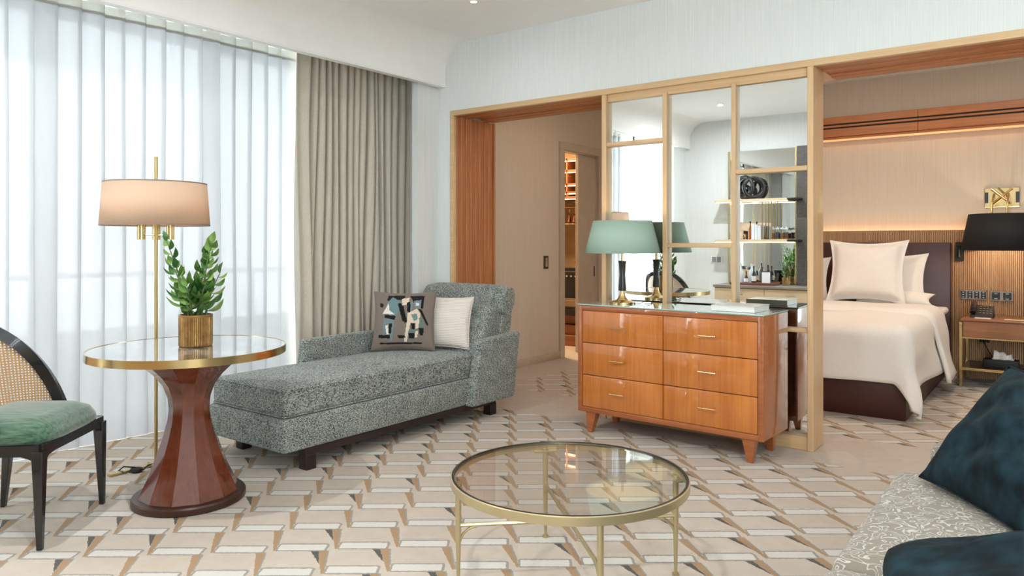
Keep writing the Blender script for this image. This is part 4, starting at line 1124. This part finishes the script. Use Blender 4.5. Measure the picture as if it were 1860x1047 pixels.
# ------------------------------------------------------------------ bar on the wall opposite (seen in the mirror screen)
M_bleach = wood('bleached_oak', rgb(206, 178, 140), rgb(226, 202, 168), 'X', .45)
bc = thing('bar_cabinet', 'pale oak bar cabinet with drawers reflected in the mirror screen', 'cabinet', (-2.8, YB, 0))
part('body', M_bleach, bc, (-.85, 1.1, .002, .47, .08, .69))
part('toe_kick', M_blackmat, bc, (-.83, 1.08, .01, .42, 0, .08))
for x0, x1 in ((-.845, -.20), (-.195, .45), (.455, 1.095)):
    for z0, z1 in ((.53, .685), (.085, .525)):
        d_ = part('drawer', M_bleach, bc, (x0, x1, .465, .485, z0, z1))
        if z0 > .5:
            b = MB(); cx = (x0 + x1) / 2; b.tube([(cx - .06, .505, .61), (cx + .06, .505, .61)], .005, 8); b.tube([(cx - .05, .48, .61), (cx - .05, .505, .61)], .003, 6); b.tube([(cx + .05, .48, .61), (cx + .05, .505, .61)], .003, 6); b.build('handle', M_brass, d_)
wt = MB(); wt.box(-3.66, -1.69, YB + .001, YB + .50, .692, .725, .004, 1)
tag(wt.build('bar_worktop', plain('grey_stone', rgb(140, 130, 120), .35)), 'grey stone worktop on the bar cabinet', 'worktop')
bm_ = thing('bar_mirror', 'tall brass edged mirror behind the bar shelves', 'mirror', (-3.18, YB, .73))
part('glass', M_mirror, bm_, (-.43, .43, .002, .012, .0, 1.77), bev=0)
part('edge', M_brass_s, bm_, (-.452, -.43, .002, .03, 0, 1.775))
part('edge', M_brass_s, bm_, (.43, .452, .002, .03, 0, 1.775))
mosaic = NT('dark_mosaic'); v = mosaic.coord(scale=(1, 1, 1)); br = mosaic.node('ShaderNodeTexBrick'); 
mp = mosaic.coord(rot=(pi / 2, 0, 0)); mosaic.link(mp, br.inputs['Vector'])
br.inputs['Scale'].default_value = 16; br.inputs['Color1'].default_value = rgb(92, 88, 86); br.inputs['Color2'].default_value = rgb(112, 106, 102); br.inputs['Mortar'].default_value = rgb(60, 58, 56); br.inputs['Mortar Size'].default_value = .03
mosaic.set(br.outputs['Color'], .4)
sp = MB(); sp.box(-2.725, -1.9, YB + .002, YB + .05, .727, 2.51, .004, 1)
tag(sp.build('mosaic_panel', mosaic.m), 'dark grey mosaic panel beside the bar mirror', 'wall panel')
for nm, z, lab in (('upper', 1.81, 'upper oak shelf over the bar holding a black sculpture'), ('lower', 1.28, 'lower oak shelf over the bar holding jars and a bottle')):
    t = thing('bar_shelf', lab, 'shelf', (-3.21, YB, z))
    part('board', M_bleach, t, (-.53, .42, .035, .24, 0, .032)); part('bracket', M_blackmat, t, (.42, .56, .053, .24, .002, .030))
    b = MB(); b.box(-.52, .42, .20, .22, -.008, 0); b.build('led_strip', led('bar_led_' + nm, 3, (1, .8, .55, 1)), t)
    if z > 1.5:
        for x in (.10, .22):
            for y in (.07, .21):
                b = MB(); b.box(x - .006, x + .006, y - .006, y + .006, -.50, 0); b.build('upright', M_brass_s, t)
SY = YB + .14; z1 = 1.8425; z2 = 1.3125; z0 = .7255
sl = thing('ring_sculpture', 'glossy black sculpture of interlocked rings on the upper bar shelf', 'sculpture', (-3.32, SY, z1))
def torus(R, r, c, tilt, yaw, ry=None):
    b = MB(); pts = [(R * cos(a), 0, R * sin(a)) for a in [2 * pi * i / 40 for i in range(40)]]
    b.tube(pts + pts[:2], r, 12, cap=False, ry=ry); b.xf(Matrix.Translation(c) @ Matrix.Rotation(yaw, 4, 'Z') @ Matrix.Rotation(tilt, 4, 'Y')); return b
torus(.135, .026, (-.05, 0, .162), 0, .35).build('ring', M_black, sl); torus(.125, .026, (.075, .0, .152), 0, -.55).build('ring', M_black, sl); torus(.07, .020, (-.04, .0, .11), .3, -.2).build('ring', M_black, sl)
def bottle(loc, label, h, r, mat, capmat, neck=.35, lab=None, group='bottles and jars at the bar', lm=None):
    t = thing('bottle', label, 'bottle', loc, 0, group)
    b = MB(); b.lathe([(r * .9, 0), (r, .004), (r, h * (1 - neck) * .85), (r * .75, h * (1 - neck)), (r * .32, h * (1 - neck * .65)), (r * .3, h * .95)], 20); b.build('body', mat, t)
    b = MB(); b.lathe([(r * .36, h * .90), (r * .36, h), (r * .2, h + .002)], 14); b.build('stopper', capmat, t)
    if lab:
        b = MB(); b.lathe([(r * 1.02, h * .16), (r * 1.02, h * .45)], 20, cap=False); b.build('paper_label', lab, t)
    return t
M_cl = plain('crystal', rgb(214, 220, 222), .08, var=.1, coat=.8); M_winegl = plain('dark_bottle_glass', rgb(22, 26, 24), .08, coat=.6); M_amber = plain('amber_glass', rgb(150, 90, 40), .1, coat=.6)
M_lab = plain('paper_label', rgb(236, 234, 230), .7); M_red = plain('red_cap', rgb(140, 30, 34), .4)
tr = thing('bar_tray', 'reddish wooden tray under the bottles on the bar', 'tray', (-3.17, YB + .27, z0))
part('base', wood('red_tray', rgb(112, 66, 56), rgb(142, 90, 76), 'X', .4), tr, (-.30, .27, -.14, .14, 0, .012))
part('rim', wood('red_tray_rim', rgb(112, 66, 56), rgb(142, 90, 76), 'X', .4), tr, (-.30, .27, -.14, -.128, .012, .035), (-.30, .27, .128, .14, .012, .035), (-.30, -.288, -.128, .128, .012, .035), (.258, .27, -.128, .128, .012, .035))
zt = z0 + .0125; yb = YB + .25
bottle((-3.38, yb, zt), 'clear crystal decanter at the far end of the bar tray', .26, .045, M_cl, M_cl)
bottle((-3.245, yb - .04, zt), 'clear crystal decanter in the middle of the bar tray', .26, .045, M_cl, M_cl)
bottle((-3.285, yb + .06, zt), 'short dark miniature bottle between the two decanters', .16, .026, M_winegl, M_winegl, .45, M_lab)
bottle((-3.19, yb + .05, zt), 'dark wine bottle with a white label on the bar tray', .23, .03, M_winegl, M_winegl, .4, M_lab)
bottle((-3.11, yb - .05, zt), 'slim bottle with a red cap next to the photo frame', .22, .024, M_winegl, M_red, .4, M_lab)
def pframe(loc, w_, h_, yaw, tilt, label, fm, im):
    t = thing('photo_frame', label, 'photo frame', loc); t.matrix_world = Matrix.Translation(loc) @ Matrix.Rotation(yaw, 4, 'Z') @ Matrix.Rotation(tilt, 4, 'X')
    b = MB(); b.box(-w_ / 2, w_ / 2, -.012, 0, 0, h_, .002, 1); b.build('frame', fm, t)
    b = MB(); b.box(-w_ / 2 + .015, w_ / 2 - .015, 0, .002, .015, h_ - .015); b.build('picture', im, t)
    b = MB(); b.poly([(-.02, -.012, h_ * .7), (.02, -.012, h_ * .7), (.02, -.014, h_ * .7 + .01), (-.02, -.014, h_ * .7 + .01)], [(-.03, -.09, .024), (.03, -.09, .024), (.03, -.092, .034), (-.03, -.092, .034)]); b.build('easel', fm, t)
pframe((-3.03, yb + .06, zt + .002), .13, .17, -.35, .22, 'dark photo frame tilted back on the bar tray', plain('dark_frame', rgb(60, 56, 52), .4), plain('pale_print', rgb(224, 224, 226), .6))
pframe((-3.43, SY, z2 + .001), .09, .12, 0, .12, 'small pale picture frame on the lower bar shelf', plain('sand_frame', rgb(196, 176, 150), .5), plain('warm_print', rgb(222, 186, 150), .6, var=.3, scale=40))
cup = thing('gold_cup', 'small gold cup on the lower bar shelf', 'cup', (-3.355, SY, z2)); b = MB(); b.lathe([(.018, 0), (.018, .004), (.005, .012), (.005, .025), (.02, .045), (.022, .07), (.019, .07), (.014, .045)], 18); b.build('bowl', M_brass, cup)
bottle((-3.29, SY, z2), 'amber spirit bottle on the lower bar shelf', .24, .03, M_amber, M_winegl, .4)
for k, x in enumerate((-3.23, -3.188, -3.146)):
    t = thing('white_book', ['white book leaning nearest the amber bottle on the lower bar shelf', 'middle white book upright on the lower bar shelf', 'white book nearest the brass uprights on the lower bar shelf'][k], 'book', (x, SY, z2), 0, 'white books on the bar shelf')
    part('cover', plain('white_cover_%d' % k, rgb(226 - 6 * k, 228 - 5 * k, 230 - 4 * k), .5), t, (-.02, .02, -.07, .08, 0, .20 - .01 * k)); part('pages', M_lab, t, (-.016, .016, -.074, -.069, .004, .19 - .01 * k), bev=0)
for k, x in enumerate((-2.99, -2.93, -2.87, -2.82)):
    t = thing('glass_jar', ['glass jar of nuts nearest the brass uprights', 'second glass jar along the lower bar shelf', 'third glass jar along the lower bar shelf', 'glass jar of snacks at the mosaic end of the shelf'][k], 'jar', (x, SY + .02, z2 + .008), 0, 'snack jars on the bar shelf')
    b = MB(); b.lathe([(.024, 0), (.026, .004), (.026, .11), (.02, .12), (.02, .125)], 20, cap=False); b.build('glass', M_glass, t)
    b = MB(); b.lathe([(.0235, .003), (.0235, .075 + .01 * (k % 2))], 16); b.build('contents', plain('snack_%d' % k, (rgb(150, 100, 60), rgb(60, 66, 80), rgb(120, 90, 50), rgb(96, 60, 40))[k], .8, var=.4, scale=90), t)
    b = MB(); b.lathe([(.027, .122), (.027, .14), (.008, .142), (.008, .155), (.001, .156)], 20); b.build('lid', M_cl, t)
jt = MB(); jt.box(-3.03, -2.79, SY - .03, SY + .07, z2 + .0005, z2 + .008, .002, 1); tag(jt.build('jar_tray', M_brass), 'brass tray under the snack jars', 'tray')
potted_zz((-2.83, YB + .16, z0), 'small leafy plant in a gold pot at the mosaic end of the bar', [(.0, 0, -.05, .02, .24, 12, 1.5), (.01, 0, .05, .05, .22, 12, 1.5), (0, .01, .0, .07, .26, 12, 1.4), (0, -.01, -.02, -.05, .18, 10, 1.5)], .07, .045, .10, seed=11, pot_mat=M_brass)
ws = thing('wall_switch', 'white double switch on the wall beside the bar', 'switch', (-3.80, YB, 1.04))
b = MB(); b.box(-.085, .085, .001, .012, -.05, .05, .003, 1); b.build('plate', M_white, ws)
for x in (-.035, .035):
    b = MB(); b.box(x - .028, x + .028, .012, .016, -.036, .036, .002, 1); b.build('rocker', plain('grey_rocker', rgb(140, 140, 146), .4), ws)
